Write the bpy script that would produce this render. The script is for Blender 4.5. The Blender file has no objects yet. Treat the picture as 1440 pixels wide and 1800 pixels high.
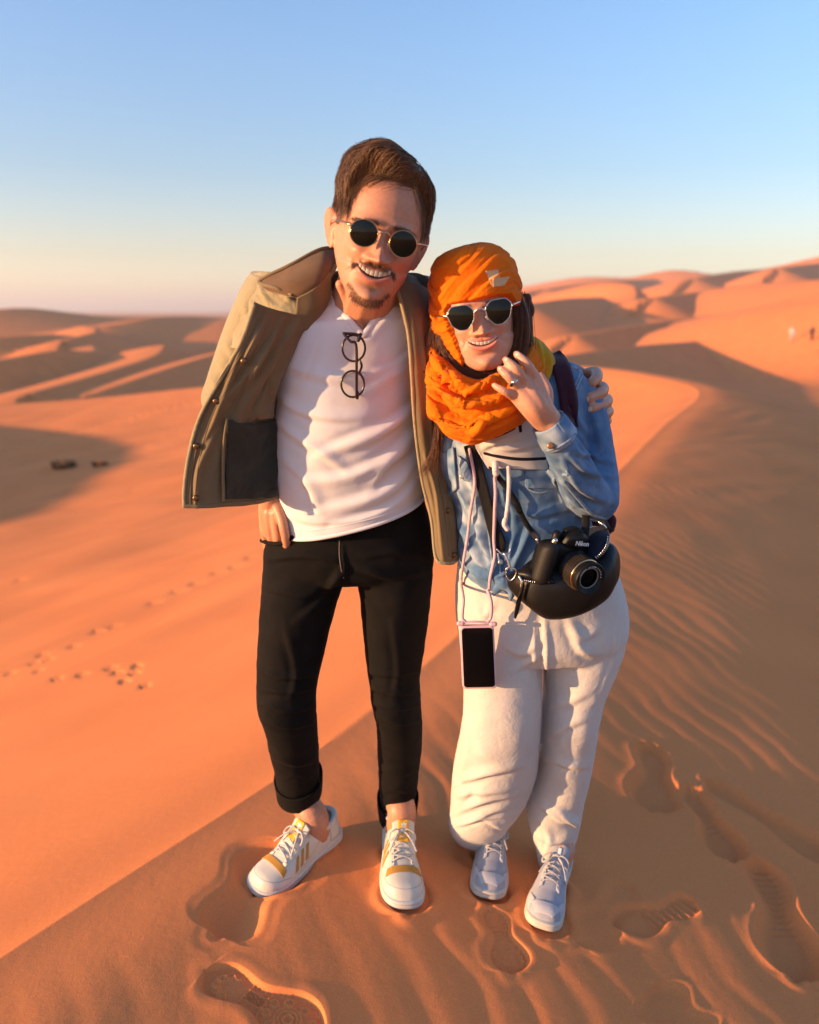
import bpy, math, random
import numpy as np
from mathutils import Vector, Matrix

random.seed(7)
rng = np.random.default_rng(11)
sc = bpy.context.scene
COL = sc.collection

# ------------------------------------------------------------------ camera, sky, sun, exposure
FPX, CAM_H, PITCH = 1444.0, 1.40, math.radians(13.8)      # focal length for a 1440 x 1800 frame
cam_data = bpy.data.cameras.new('camera')
cam_data.sensor_fit = 'VERTICAL'
cam_data.sensor_height = 36.0
cam_data.sensor_width = 36.0
cam_data.lens = 36.0 * FPX / 1800.0
cam_data.clip_start = 0.05
cam_data.clip_end = 30000
cam_data.dof.use_dof = True
cam_data.dof.focus_distance = 1.62
cam_data.dof.aperture_fstop = 2.5
cam = bpy.data.objects.new('camera', cam_data)
COL.objects.link(cam)
cam.location = (0, 0, CAM_H)
cam.rotation_euler = (math.pi / 2 - PITCH, 0, 0)
sc.camera = cam

SUN_EL = math.radians(8.0)
SUN_DIR = np.array([-0.948, -0.318, 0.0]); SUN_DIR /= np.linalg.norm(SUN_DIR)   # towards the sun, on the ground
world = bpy.data.worlds.new('World')
sc.world = world
world.use_nodes = True
wn = world.node_tree
sky = wn.nodes.new('ShaderNodeTexSky')
sky.sky_type = 'NISHITA'
sky.sun_disc = False
sky.sun_elevation = SUN_EL
sky.sun_rotation = math.atan2(SUN_DIR[0], SUN_DIR[1])
sky.altitude = 700
sky.air_density = 1.0
sky.dust_density = 1.2
sky.ozone_density = 2.0
# evening dust warms the sky towards the horizon, all the way round
tcs = wn.nodes.new('ShaderNodeTexCoord'); sxyz = wn.nodes.new('ShaderNodeSeparateXYZ')
wn.links.new(tcs.outputs['Generated'], sxyz.inputs[0])
srp = wn.nodes.new('ShaderNodeValToRGB')
els = srp.color_ramp.elements
els[0].position = 0.0; els[0].color = (0.82, 0.79, 0.98, 1)
els[1].position = 0.44; els[1].color = (0.54, 0.66, 0.77, 1)
for p_, c_ in ((0.025, (0.74, 0.66, 0.68, 1)), (0.06, (0.64, 0.535, 0.52, 1)), (0.15, (0.52, 0.525, 0.56, 1)), (0.27, (0.54, 0.60, 0.68, 1))):
    e_ = els.new(p_); e_.color = c_
wn.links.new(sxyz.outputs['Z'], srp.inputs[0])
smx = wn.nodes.new('ShaderNodeMix'); smx.data_type = 'RGBA'; smx.blend_type = 'MULTIPLY'; smx.inputs[0].default_value = 1
wn.links.new(sky.outputs[0], smx.inputs[6]); wn.links.new(srp.outputs[0], smx.inputs[7])
wn.links.new(smx.outputs[2], wn.nodes['Background'].inputs[0])
wn.nodes['Background'].inputs[1].default_value = 0.15
sun_data = bpy.data.lights.new('sun', 'SUN')
sun_data.energy = 3.25
sun_data.angle = math.radians(0.6)
sun_data.color = (1.0, 0.57, 0.27)
sun = bpy.data.objects.new('sun', sun_data)
COL.objects.link(sun)
sd = Vector((SUN_DIR[0] * math.cos(SUN_EL), SUN_DIR[1] * math.cos(SUN_EL), math.sin(SUN_EL)))
sun.rotation_euler = sd.to_track_quat('Z', 'Y').to_euler()
sun.location = (-4, -1, 3)
sc.view_settings.view_transform = 'Standard'
sc.view_settings.look = 'None'
sc.view_settings.gamma = 1.0
sc.view_settings.use_curve_mapping = False
sc.view_settings.exposure = 1.86

# ------------------------------------------------------------------ helpers
CP, SP = math.cos(PITCH), math.sin(PITCH)

def P(px, py, Y):
    """the point at world depth Y that the photograph shows at pixel px, py"""
    x = (px - 720.0) / FPX; yi = (py - 900.0) / FPX
    f = CP - SP * yi; d = CP * yi + SP
    t = Y / f
    return np.array([x * t, Y, CAM_H - d * t])

def PP(lst):
    return np.array([P(*p) for p in lst])

def proj(V):
    z = V[:, 2] - CAM_H
    dep = V[:, 1] * CP - z * SP
    up = V[:, 1] * SP + z * CP
    return 720 + FPX * V[:, 0] / dep, 900 - FPX * up / dep

def pxs(px, py, Y):
    """metres per pixel there"""
    yi = (py - 900.0) / FPX
    return Y / (CP - SP * yi) / FPX

def spline(pts, m):
    """Catmull-Rom through pts (n, k), m samples"""
    pts = np.asarray(pts, float)
    n = len(pts)
    if n == 1: return np.repeat(pts, m, 0)
    if n == 2:
        t = np.linspace(0, 1, m)[:, None]
        return pts[0] * (1 - t) + pts[1] * t
    ext = np.vstack([2 * pts[0] - pts[1], pts, 2 * pts[-1] - pts[-2]])
    u = np.linspace(0, n - 1, m)
    i = np.minimum(u.astype(int), n - 2)
    t = (u - i)[:, None]
    p0, p1, p2, p3 = ext[i], ext[i + 1], ext[i + 2], ext[i + 3]
    return 0.5 * (2 * p1 + (p2 - p0) * t + (2 * p0 - 5 * p1 + 4 * p2 - p3) * t ** 2 + (3 * p1 - p0 - 3 * p2 + p3) * t ** 3)

_perm = rng.permutation(256); _perm = np.concatenate([_perm, _perm])
_grad = rng.normal(size=(256, 3)); _grad /= np.linalg.norm(_grad, axis=1)[:, None]
def noise(V, scale=1.0, off=0.0):
    """gradient noise, about -0.6 .. 0.6"""
    Q = np.asarray(V, float) * scale + off
    i = np.floor(Q).astype(int); f = Q - i
    w = f * f * f * (f * (f * 6 - 15) + 10)
    out = 0
    for dx in (0, 1):
        for dy in (0, 1):
            for dz in (0, 1):
                h = _perm[(_perm[(_perm[(i[:, 0] + dx) & 255] + i[:, 1] + dy) & 255] + i[:, 2] + dz) & 255]
                d = f - np.array([dx, dy, dz])
                g = (_grad[h] * d).sum(1)
                out = out + g * (w[:, 0] if dx else 1 - w[:, 0]) * (w[:, 1] if dy else 1 - w[:, 1]) * (w[:, 2] if dz else 1 - w[:, 2])
    return out

def sstep(a, b, x):
    t = np.clip((x - a) / (b - a), 0, 1)
    return t * t * (3 - 2 * t)

def gridfaces(nr, nc, wrap=False, o=0):
    c = nc if wrap else nc - 1
    r, k = np.meshgrid(np.arange(nr - 1), np.arange(c), indexing='ij')
    k2 = (k + 1) % nc
    return (np.stack([r * nc + k, r * nc + k2, (r + 1) * nc + k2, (r + 1) * nc + k], -1).reshape(-1, 4) + o)

def mesh_from(name, V, F):
    me = bpy.data.meshes.new(name)
    V = np.asarray(V, np.float32)
    if isinstance(F, np.ndarray):
        n, k = F.shape
        me.vertices.add(len(V)); me.vertices.foreach_set('co', V.ravel())
        me.loops.add(n * k); me.loops.foreach_set('vertex_index', F.astype(np.int32).ravel())
        me.polygons.add(n); me.polygons.foreach_set('loop_start', np.arange(0, n * k, k, dtype=np.int32))
        me.update(calc_edges=True)
    else:
        me.from_pydata([tuple(v) for v in V], [], [tuple(int(i) for i in f) for f in F])
    me.validate()
    return me

def tidy(o):
    o['made'] = 1
    return o

def obj(name, geo, mat, parent=None, smooth=True, **props):
    """one mesh object; geo = (V, F) or a mesh"""
    me = geo if isinstance(geo, bpy.types.Mesh) else mesh_from(name, geo[0], geo[1])
    me.name = name
    if mat is not None:
        me.materials.clear(); me.materials.append(mat)
    me.polygons.foreach_set('use_smooth', [bool(smooth)] * len(me.polygons))
    o = bpy.data.objects.new(name, me)
    COL.objects.link(o)
    if parent is not None:
        o.parent = parent
        o.matrix_parent_inverse = parent_matrix(parent).inverted()
    for k, v in props.items(): o[k] = v
    return o

def parent_matrix(p):
    m = p.matrix_basis.copy()
    while p.parent is not None:
        m = p.parent.matrix_basis @ p.matrix_parent_inverse @ m if False else p.parent.matrix_basis @ p.matrix_parent_inverse @ m
        p = p.parent
    return m

def thing(name, label, cat, loc=(0, 0, 0), group=None):
    o = bpy.data.objects.new(name, None)
    o.empty_display_size = 0.05
    COL.objects.link(o)
    o.location = loc
    o['label'] = label; o['category'] = cat
    if group: o['group'] = group
    return o

def merge(*geos):
    Vs, Fs, o = [], [], 0
    for V, F in geos:
        Vs.append(np.asarray(V, float))
        Fs += [[int(i) + o for i in f] for f in F]
        o += len(V)
    return np.vstack(Vs), Fs

def unit(v):
    v = np.asarray(v, float)
    return v / (np.linalg.norm(v, axis=-1, keepdims=True) + 1e-12)

def ring_loft(rings, cap=True):
    """rings (nr, ns, 3) closed round"""
    nr, ns, _ = rings.shape
    V = rings.reshape(-1, 3)
    F = gridfaces(nr, ns, True).tolist()
    if cap:
        a, b = rings[0].mean(0), rings[-1].mean(0)
        V = np.vstack([V, a, b]); ia = nr * ns; ib = ia + 1
        for k in range(ns):
            F.append([ia, (k + 1) % ns, k])
            F.append([ib, (nr - 1) * ns + k, (nr - 1) * ns + (k + 1) % ns])
    return V, F

def loft(secs, nr=60, ns=48, e=2.2, cap=True, fwd=(0, -1, 0)):
    """sections (xl, yl, xr, yr, Y, depth): left and right outline pixels, depth of the body there"""
    S = spline(np.array([s[:6] for s in secs], float), nr)
    A = np.array([P(s[0], s[1], s[4]) for s in S]); B = np.array([P(s[2], s[3], s[4]) for s in S])
    c = (A + B) / 2; u = (B - A) / 2
    tan = np.gradient(c, axis=0)
    v = unit(np.cross(tan, u)); f = np.array(fwd)
    v *= np.sign((v @ f))[:, None] + 1e-9
    th = np.linspace(0, 2 * math.pi, ns, endpoint=False)
    ct, st = np.cos(th), np.sin(th)
    ce = np.sign(ct) * np.abs(ct) ** (2 / e); se = np.sign(st) * np.abs(st) ** (2 / e)
    rings = c[:, None] + u[:, None] * ce[None, :, None] + v[:, None] * (S[:, 5] / 2)[:, None, None] * se[None, :, None]
    return ring_loft(rings, cap)

def frames(pts, up=None):
    t = unit(np.gradient(pts, axis=0))
    n = np.zeros_like(t)
    a = np.array(up if up is not None else ((0, 0, 1) if abs(t[0][2]) < 0.9 else (0, -1, 0)), float)
    for i in range(len(t)):
        a = a - (a @ t[i]) * t[i]
        a = a / (np.linalg.norm(a) + 1e-12)
        n[i] = a
    return t, n, np.cross(t, n)

def tube(pts, rad, m=None, ns=12, flat=1.0, up=None, cap=True, round_ends=True):
    """round tube through pts; rad a number or one per point; flat scales the thickness along the frame's normal"""
    pts = np.asarray(pts, float)
    rad = np.broadcast_to(np.asarray(rad, float), (len(pts),))
    m = m or max(2, (len(pts) - 1) * 6 + 1)
    S = spline(np.column_stack([pts, rad]), m)
    p, r = S[:, :3], np.maximum(S[:, 3], 1e-5)
    if round_ends:
        t0 = unit(p[0] - p[1]); t1 = unit(p[-1] - p[-2])
        k = np.array([0.98, 0.8, 0.45])
        h = np.sqrt(1 - k ** 2)
        p = np.vstack([[p[0] + t0 * r[0] * hh for hh in h[::-1]], p, [p[-1] + t1 * r[-1] * hh for hh in h]])
        r = np.concatenate([r[0] * k[::-1], r, r[-1] * k])
    t, n, b = frames(p, up)
    th = np.linspace(0, 2 * math.pi, ns, endpoint=False)
    rings = p[:, None] + r[:, None, None] * (np.cos(th)[None, :, None] * b[:, None] + flat * np.sin(th)[None, :, None] * n[:, None])
    return ring_loft(rings, cap)

def vnormals(V, F):
    V = np.asarray(V, float)
    F = np.array([f if len(f) == 4 else [f[0], f[1], f[2], f[2]] for f in F])
    n = np.cross(V[F[:, 2]] - V[F[:, 0]], V[F[:, 3]] - V[F[:, 1]])
    tri = F[:, 2] == F[:, 3]
    if tri.any():
        n[tri] = np.cross(V[F[tri, 1]] - V[F[tri, 0]], V[F[tri, 2]] - V[F[tri, 0]])
    out = np.zeros_like(V)
    for k in range(4):
        for d in range(3):
            out[:, d] += np.bincount(F[:, k], n[:, d], len(V))
    return unit(out)

def grid_spline(ctrl, nr, nc):
    """ctrl[R][C] points -> (nr, nc, 3) through both ways"""
    rows = np.array([spline(np.asarray(r, float), nc) for r in ctrl])      # R, nc, 3
    R = rows.shape[0]
    return spline(rows.reshape(R, -1), nr).reshape(nr, nc, -1)

def shell(G, thick, disp=None):
    """a cloth of real thickness over a grid of points; disp moves it along its normal first"""
    nr, nc, _ = G.shape
    F = gridfaces(nr, nc)
    V = G.reshape(-1, 3).copy()
    N = vnormals(V, F)
    if disp is not None: V = V + N * disp.reshape(-1, 1); N = vnormals(V, F)
    a, b = V + N * thick / 2, V - N * thick / 2
    n = nr * nc
    fs = F.tolist() + (F[:, ::-1] + n).tolist()
    edge = [k for k in range(nc)] + [r * nc + nc - 1 for r in range(1, nr)] + [(nr - 1) * nc + k for k in range(nc - 2, -1, -1)] + [r * nc for r in range(nr - 2, 0, -1)]
    L = len(edge)
    for i in range(L):
        p, q = edge[i], edge[(i + 1) % L]
        fs.append([q, p, p + n, q + n])
    return np.vstack([a, b]), fs

def sheet(ctrl, nr, nc, thick=0.003, disp=None):
    return shell(grid_spline(ctrl, nr, nc), thick, disp)

def smooth(V, F, it=2, k=0.5, mask=None):
    E = set()
    for f in F:
        for i in range(len(f)): E.add((f[i], f[(i + 1) % len(f)]))
    E = np.array(list(E))
    E = np.vstack([E, E[:, ::-1]])
    deg = np.bincount(E[:, 0], minlength=len(V))[:, None] + 1e-9
    for _ in range(it):
        s = np.column_stack([np.bincount(E[:, 0], V[E[:, 1], d], len(V)) for d in range(3)]) / deg
        V = V + k * (s - V) * (1 if mask is None else mask[:, None])
    return V

def union(geos, voxel, it=3):
    """one continuous surface round several overlapping solids"""
    V, F = merge(*geos)
    me = mesh_from('tmp', V, F)
    o = bpy.data.objects.new('tmp', me); COL.objects.link(o)
    m = o.modifiers.new('r', 'REMESH'); m.mode = 'VOXEL'; m.voxel_size = voxel; m.adaptivity = 0
    dg = bpy.context.evaluated_depsgraph_get()
    ev = o.evaluated_get(dg).to_mesh()
    V = np.empty(len(ev.vertices) * 3, np.float32); ev.vertices.foreach_get('co', V); V = V.reshape(-1, 3).astype(float)
    L = np.empty(len(ev.loops), np.int32); ev.loops.foreach_get('vertex_index', L)
    tot = np.empty(len(ev.polygons), np.int32); ev.polygons.foreach_get('loop_total', tot)
    if (tot == 4).all(): F = L.reshape(-1, 4)
    else: F = np.array([list(p.vertices)[:4] if len(p.vertices) >= 4 else list(p.vertices) + [p.vertices[-1]] for p in ev.polygons])
    o.evaluated_get(dg).to_mesh_clear()
    bpy.data.objects.remove(o); bpy.data.meshes.remove(me)
    if it:
        E = np.vstack([F[:, [0, 1]], F[:, [1, 2]], F[:, [2, 3]], F[:, [3, 0]]])
        E = np.vstack([E, E[:, ::-1]])
        deg = np.bincount(E[:, 0], minlength=len(V))[:, None] + 1e-9
        for _ in range(it):
            s = np.column_stack([np.bincount(E[:, 0], V[E[:, 1], d], len(V)) for d in range(3)]) / deg
            V = V + 0.6 * (s - V)
    return V, F

def seg_dist(qx, qy, line):
    """distance in the plane from points to a polyline, and the parameter along it"""
    best = np.full(len(qx), 1e9); par = np.zeros(len(qx)); side = np.zeros(len(qx))
    n = len(line) - 1
    for i in range(n):
        a, b = np.array(line[i][:2], float), np.array(line[i + 1][:2], float)
        d = b - a; L2 = d @ d + 1e-12
        t = np.clip(((qx - a[0]) * d[0] + (qy - a[1]) * d[1]) / L2, 0, 1)
        ex, ey = qx - a[0] - t * d[0], qy - a[1] - t * d[1]
        dist = np.hypot(ex, ey)
        s = np.sign(d[0] * ey - d[1] * ex)
        m = dist < best
        best = np.where(m, dist, best); par = np.where(m, (i + t) / n, par); side = np.where(m, s, side)
    return best, par, side

def drape(pts, out, n, surf, sm=4):
    """a line through pixel points, lying on cloth"""
    q = spline(np.array(pts, float), n)
    p = on_surface(surf[0], surf[1], q, out)
    for _ in range(sm): p[1:-1] = (p[:-2] + p[2:] + 2 * p[1:-1]) / 4
    return p

def creases(V, F, lines, face=True):
    """fold cloth: lines = (pixel polyline, width in px, height in m); only the side that faces the camera folds"""
    N = vnormals(V, F)
    qx, qy = proj(V)
    view = unit(np.array([0, 0, CAM_H]) - V)
    w = sstep(0.0, 0.35, (N * view).sum(1)) if face else np.ones(len(V))
    tot = np.zeros(len(V))
    for ln, wd, h in lines:
        ln = spline(np.array(ln, float), 14)
        d, t, s = seg_dist(qx, qy, ln)
        taper = np.sin(np.clip(t * 0.92 + 0.04, 0, 1) * math.pi) ** 0.6
        x = d * s / wd
        x = np.where(x > 0, x * 1.55, x * .85)
        tot += h * taper * (np.exp(-x * x) - 0.45 * np.exp(-((x - 1.6) / 1.1) ** 2) - 0.2 * np.exp(-((x + 1.7) / 1.2) ** 2))
    return V + N * (tot * w)[:, None]

def wrinkle(V, F, amp, scale, stretch=(1, 1, 1), off=0.0, ridged=False, mask=1.0):
    N = vnormals(V, F)
    n = noise(V * np.array(stretch), scale, off) + 0.5 * noise(V * np.array(stretch), scale * 2.1, off + 9.3)
    if ridged: n = 0.5 - np.abs(n) * 1.8
    return V + N * (amp * n * mask)[:, None]

# ------------------------------------------------------------------ materials
def mat_new(name):
    m = bpy.data.materials.new(name)
    m.use_nodes = True
    return m, m.node_tree, m.node_tree.nodes['Principled BSDF']

def setc(b, col, rough=0.6, spec=0.3, metal=0.0):
    b.inputs['Base Color'].default_value = (*col, 1)
    b.inputs['Roughness'].default_value = rough
    b.inputs['Specular IOR Level'].default_value = spec
    b.inputs['Metallic'].default_value = metal

def nd(nt, t, **kw):
    n = nt.nodes.new(t)
    for k, v in kw.items():
        if hasattr(n, k): setattr(n, k, v)
        else: n.inputs[k].default_value = v
    return n

def plain(name, col, rough=0.5, spec=0.4, metal=0.0, grain=0.0, gscale=400, bump=0.0):
    m, nt, b = mat_new(name)
    setc(b, col, rough, spec, metal)
    if grain or bump:
        tc = nd(nt, 'ShaderNodeTexCoord')
        nz = nd(nt, 'ShaderNodeTexNoise', Scale=gscale, Detail=3.0)
        nt.links.new(tc.outputs['Object'], nz.inputs['Vector'])
        if grain:
            mx = nd(nt, 'ShaderNodeMix', data_type='RGBA')
            mx.inputs[6].default_value = (*[c * (1 - grain) for c in col], 1)
            mx.inputs[7].default_value = (*[min(1, c * (1 + grain)) for c in col], 1)
            nt.links.new(nz.outputs['Fac'], mx.inputs[0]); nt.links.new(mx.outputs[2], b.inputs['Base Color'])
        if bump:
            bp = nd(nt, 'ShaderNodeBump', Strength=bump, Distance=0.001)
            nt.links.new(nz.outputs['Fac'], bp.inputs['Height']); nt.links.new(bp.outputs[0], b.inputs['Normal'])
    return m

def cloth(name, col, col2=None, vscale=14.0, rough=0.85, weave=1400.0, bump=0.25, sheen=0.15, wear=None, trans=0.0, crumple=0.0, cscale=30.0, fleck=1.0):
    """woven cloth: broad uneven dye, fine weave, optional small crumples"""
    m, nt, b = mat_new(name)
    setc(b, col, rough, 0.15)
    b.inputs['Sheen Weight'].default_value = sheen
    tc = nd(nt, 'ShaderNodeTexCoord')
    col2 = col2 or tuple(c * 0.8 for c in col)
    n1 = nd(nt, 'ShaderNodeTexNoise', Scale=vscale, Detail=5.0, Roughness=0.6)
    nt.links.new(tc.outputs['Object'], n1.inputs['Vector'])
    rp = nd(nt, 'ShaderNodeValToRGB')
    rp.color_ramp.elements[0].position = 0.35; rp.color_ramp.elements[1].position = 0.68
    rp.color_ramp.elements[0].color = (*col2, 1); rp.color_ramp.elements[1].color = (*col, 1)
    nt.links.new(n1.outputs['Fac'], rp.inputs[0])
    n2 = nd(nt, 'ShaderNodeTexNoise', Scale=weave, Detail=1.0)
    nt.links.new(tc.outputs['Object'], n2.inputs['Vector'])
    mx = nd(nt, 'ShaderNodeMix', data_type='RGBA', blend_type='MULTIPLY')
    mx.inputs[0].default_value = 0.35 * fleck
    nt.links.new(rp.outputs[0], mx.inputs[6]); nt.links.new(n2.outputs['Fac'], mx.inputs[7])
    mul = nd(nt, 'ShaderNodeMix', data_type='RGBA', blend_type='MULTIPLY'); mul.inputs[0].default_value = 1
    mul.inputs[7].default_value = (*[1 + .17 * fleck] * 3, 1)
    nt.links.new(mx.outputs[2], mul.inputs[6])
    out = mul.outputs[2]
    if wear is not None:                                   # paler where the cloth is rubbed (painted on the mesh)
        at = nd(nt, 'ShaderNodeAttribute', attribute_name='wear')
        w = nd(nt, 'ShaderNodeMix', data_type='RGBA')
        w.inputs[7].default_value = (*wear, 1)
        nt.links.new(at.outputs['Fac'], w.inputs[0]); nt.links.new(out, w.inputs[6])
        out = w.outputs[2]
    nt.links.new(out, b.inputs['Base Color'])
    bp = nd(nt, 'ShaderNodeBump', Strength=bump, Distance=0.0006)
    nt.links.new(n2.outputs['Fac'], bp.inputs['Height'])
    if crumple:
        n3 = nd(nt, 'ShaderNodeTexNoise', Scale=cscale, Detail=4.0, Distortion=1.2)
        nt.links.new(tc.outputs['Object'], n3.inputs['Vector'])
        b2 = nd(nt, 'ShaderNodeBump', Strength=crumple, Distance=0.01)
        nt.links.new(n3.outputs['Fac'], b2.inputs['Height']); nt.links.new(b2.outputs[0], bp.inputs['Normal'])
    nt.links.new(bp.outputs[0], b.inputs['Normal'])
    if trans:
        tl = nd(nt, 'ShaderNodeBsdfTranslucent'); nt.links.new(out, tl.inputs[0])
        ms = nd(nt, 'ShaderNodeMixShader'); ms.inputs[0].default_value = trans
        nt.links.new(b.outputs[0], ms.inputs[1]); nt.links.new(tl.outputs[0], ms.inputs[2])
        nt.links.new(ms.outputs[0], nt.nodes['Material Output'].inputs[0])
    return m

def set_attr(o, name, vals):
    a = o.data.attributes.new(name, 'FLOAT', 'POINT')
    a.data.foreach_set('value', np.asarray(vals, np.float32))

def set_col(o, name, cols):
    a = o.data.color_attributes.new(name, 'FLOAT_COLOR', 'POINT')
    a.data.foreach_set('color', np.column_stack([cols, np.ones(len(cols))]).astype(np.float32).ravel())
# ------------------------------------------------------------------ the sand
# crest of the dune they stand on: from in front of the camera, past the feet, away to the right,
# then round a wide bowl to the far brink on the left  (x, y, z)
CREST = np.array([(-3.2, -2.4, .16), (-1.75, 0.0, .14), (-0.86, 1.42, .12), (-0.14, 2.53, .11), (0.75, 4.4, .11), (1.72, 6.7, .11), (3.0, 9.6, .13), (4.7, 13.4, .12),
                  (5.0, 16.0, .12), (4.2, 20.0, .10), (2.6, 25.0, -.2), (0.0, 30.0, -.8), (-4.2, 34.5, -1.4), (-9.4, 38.0, -2.0),
                  (-19.5, 39.5, -3.0), (-45.0, 38.0, -4.2), (-120.0, 40.0, -6.0)])
BASE = -6.0

def crest_fields(X, Y):
    line = spline(CREST, 110)
    best = np.full(X.shape, 1e9); z = np.zeros(X.shape); side = np.zeros(X.shape); par = np.zeros(X.shape)
    for i in range(len(line) - 1):
        a, b = line[i], line[i + 1]
        d = (b - a)[:2]; L2 = d @ d
        t = np.clip(((X - a[0]) * d[0] + (Y - a[1]) * d[1]) / L2, 0, 1)
        ex, ey = X - a[0] - t * d[0], Y - a[1] - t * d[1]
        dist = np.hypot(ex, ey); m = dist < best
        s = d[0] * ey - d[1] * ex
        best = np.where(m, dist, best); z = np.where(m, a[2] + t * (b[2] - a[2]), z)
        side = np.where(m, s, side); par = np.where(m, i + t, par)
    return best, z, np.sign(side), par

# far dunes: crest as (pixel x, pixel y, distance), reach on its left and on its right side
RIDGES = [
    # left of the people
    ([(-260, 600, 150), (-60, 560, 175), (40, 541, 200), (190, 556, 235), (330, 556, 300)], 90, 60),
    ([(-150, 600, 95), (60, 588, 105), (140, 590, 122)], 24, 14),
    ([(120, 596, 100), (170, 582, 118), (150, 572, 150)], 16, 12),
    ([(-40, 640, 62), (100, 616, 74), (165, 616, 86), (160, 604, 105)], 16, 9),
    ([(60, 690, 44), (200, 650, 58), (275, 624, 74), (290, 606, 90)], 18, 9),
    ([(170, 690, 46), (320, 640, 62), (420, 612, 80), (520, 590, 110)], 16, 14),
    ([(180, 574, 160), (300, 556, 190), (420, 560, 260)], 40, 30),
    ([(380, 566, 190), (520, 552, 260), (700, 552, 420)], 50, 60),
    ([(-900, 560, 200), (-500, 555, 220), (-200, 560, 260)], 60, 60),
    # right of the people: these run towards us on the right, so that their long sunny side shows
    ([(1950, 470, 95), (1640, 495, 102), (1440, 527, 112), (1330, 542, 122), (1200, 572, 136), (1050, 597, 152), (930, 606, 168)], 30, 18),
    ([(1700, 470, 112), (1500, 500, 124), (1340, 540, 140), (1230, 562, 158), (1100, 556, 172), (1010, 549, 186), (900, 553, 210)], 46, 24),
    ([(1640, 470, 160), (1500, 486, 176), (1400, 494, 192), (1290, 503, 215), (1190, 528, 240)], 52, 30),
    ([(860, 646, 52), (940, 634, 62), (1040, 618, 78), (1160, 604, 98), (1300, 597, 122), (1500, 592, 150)], 12, 11),
    ([(1010, 588, 118), (1110, 572, 132), (1230, 556, 152), (1360, 540, 178)], 16, 13),
    ([(1120, 522, 225), (1112, 500, 245), (1060, 496, 262), (990, 510, 280), (920, 526, 300)], 40, 24),
    ([(1660, 424, 400), (1480, 444, 430), (1400, 462, 460), (1310, 479, 500), (1200, 498, 540)], 120, 90),
    ([(1290, 488, 560), (1190, 474, 600), (1110, 487, 640), (1010, 488, 690), (890, 512, 760)], 130, 90),
    ([(760, 548, 300), (900, 530, 330), (1010, 520, 380)], 50, 50),
    ([(1150, 522, 190), (1240, 512, 215), (1330, 508, 245), (1420, 500, 285)], 34, 30),
    ([(930, 534, 150), (1000, 524, 180), (1060, 522, 215)], 30, 26),
    ([(1220, 488, 330), (1300, 476, 380), (1390, 470, 440)], 70, 70),
    ([(960, 506, 420), (1060, 494, 470), (1150, 490, 540)], 90, 80),
    ([(1370, 470, 330), (1440, 462, 380), (1540, 455, 440)], 70, 70),
    ([(500, 556, 420), (760, 548, 520), (960, 520, 600)], 120, 120),
]

def dunes(X, Y):
    Z = np.full(X.shape, BASE)
    wob = noise(np.column_stack([X, Y, np.zeros_like(X)]), 1 / 55.0) * 9 + noise(np.column_stack([X, Y, np.zeros_like(X)]), 1 / 19.0) * 2.6
    for pts, wl, wr in RIDGES:
        L = spline(np.array([P(a, b, c) for a, b, c in pts]), 18)
        best = np.full(X.shape, 1e9); z = np.zeros(X.shape); side = np.zeros(X.shape)
        lim = max(wl, wr) * 1.6
        box = (X > L[:, 0].min() - lim) & (X < L[:, 0].max() + lim) & (Y > L[:, 1].min() - lim) & (Y < L[:, 1].max() + lim)
        if not box.any(): continue
        x, y = X[box], Y[box]
        bb = np.full(x.shape, 1e9); zz = np.zeros(x.shape); ss = np.zeros(x.shape)
        for i in range(len(L) - 1):
            a, b = L[i], L[i + 1]
            d = (b - a)[:2]; L2 = d @ d
            t = np.clip(((x - a[0]) * d[0] + (y - a[1]) * d[1]) / L2, 0, 1)
            ex, ey = x - a[0] - t * d[0], y - a[1] - t * d[1]
            dist = np.hypot(ex, ey); m = dist < bb
            s = np.sign(d[0] * ey - d[1] * ex)
            bb = np.where(m, dist, bb); zz = np.where(m, a[2] + t * (b[2] - a[2]), zz); ss = np.where(m, s, ss)
        far = np.hypot(x, y)
        w = np.where(ss > 0, wl, wr) * (1 + 0.25 * wob[box] / 9)
        q = np.clip(bb / w, 0, 1)
        # the lee side is straight and steep near the crest, the windward side is a long swell
        prof = np.where(ss > 0, (1 - q) ** 2 * (1 + 1.6 * q), (1 - q) ** 1.7 * (1 + 0.6 * q))
        hgt = BASE + (zz - BASE) * prof
        Z[box] = np.maximum(Z[box], hgt)
    return Z

# footprints: heel and toe on the ground, width, depth, tread
PRINTS = []
def near_height(X, Y, detail=True):
    d, zc, side, par = crest_fields(X, Y)
    left = side > 0                                           # inside the bowl, the sunny face
    n2 = np.column_stack([X, Y, np.zeros_like(X)])
    D = np.maximum(zc + 3.7, .5)
    zl = zc - D * (1 - np.exp(-d * 0.36 * (D / 3.8) / D)) - 0.002 * d
    hr = 0.225 * d - 0.145 * (1 - np.exp(-d / 0.75))
    zr = zc - 3.6 * (1 - np.exp(-hr / 3.6)) - 0.012 * d - 0.055 * np.clip(X - 6, 0, 45) * sstep(6, 20, Y)
    z = np.where(left, zl, zr)
    # the crest itself is rounded over a hand's breadth
    z = z - 0.026 * np.exp(-(d / 0.20) ** 2)
    return z, d, left, par, n2

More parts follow.
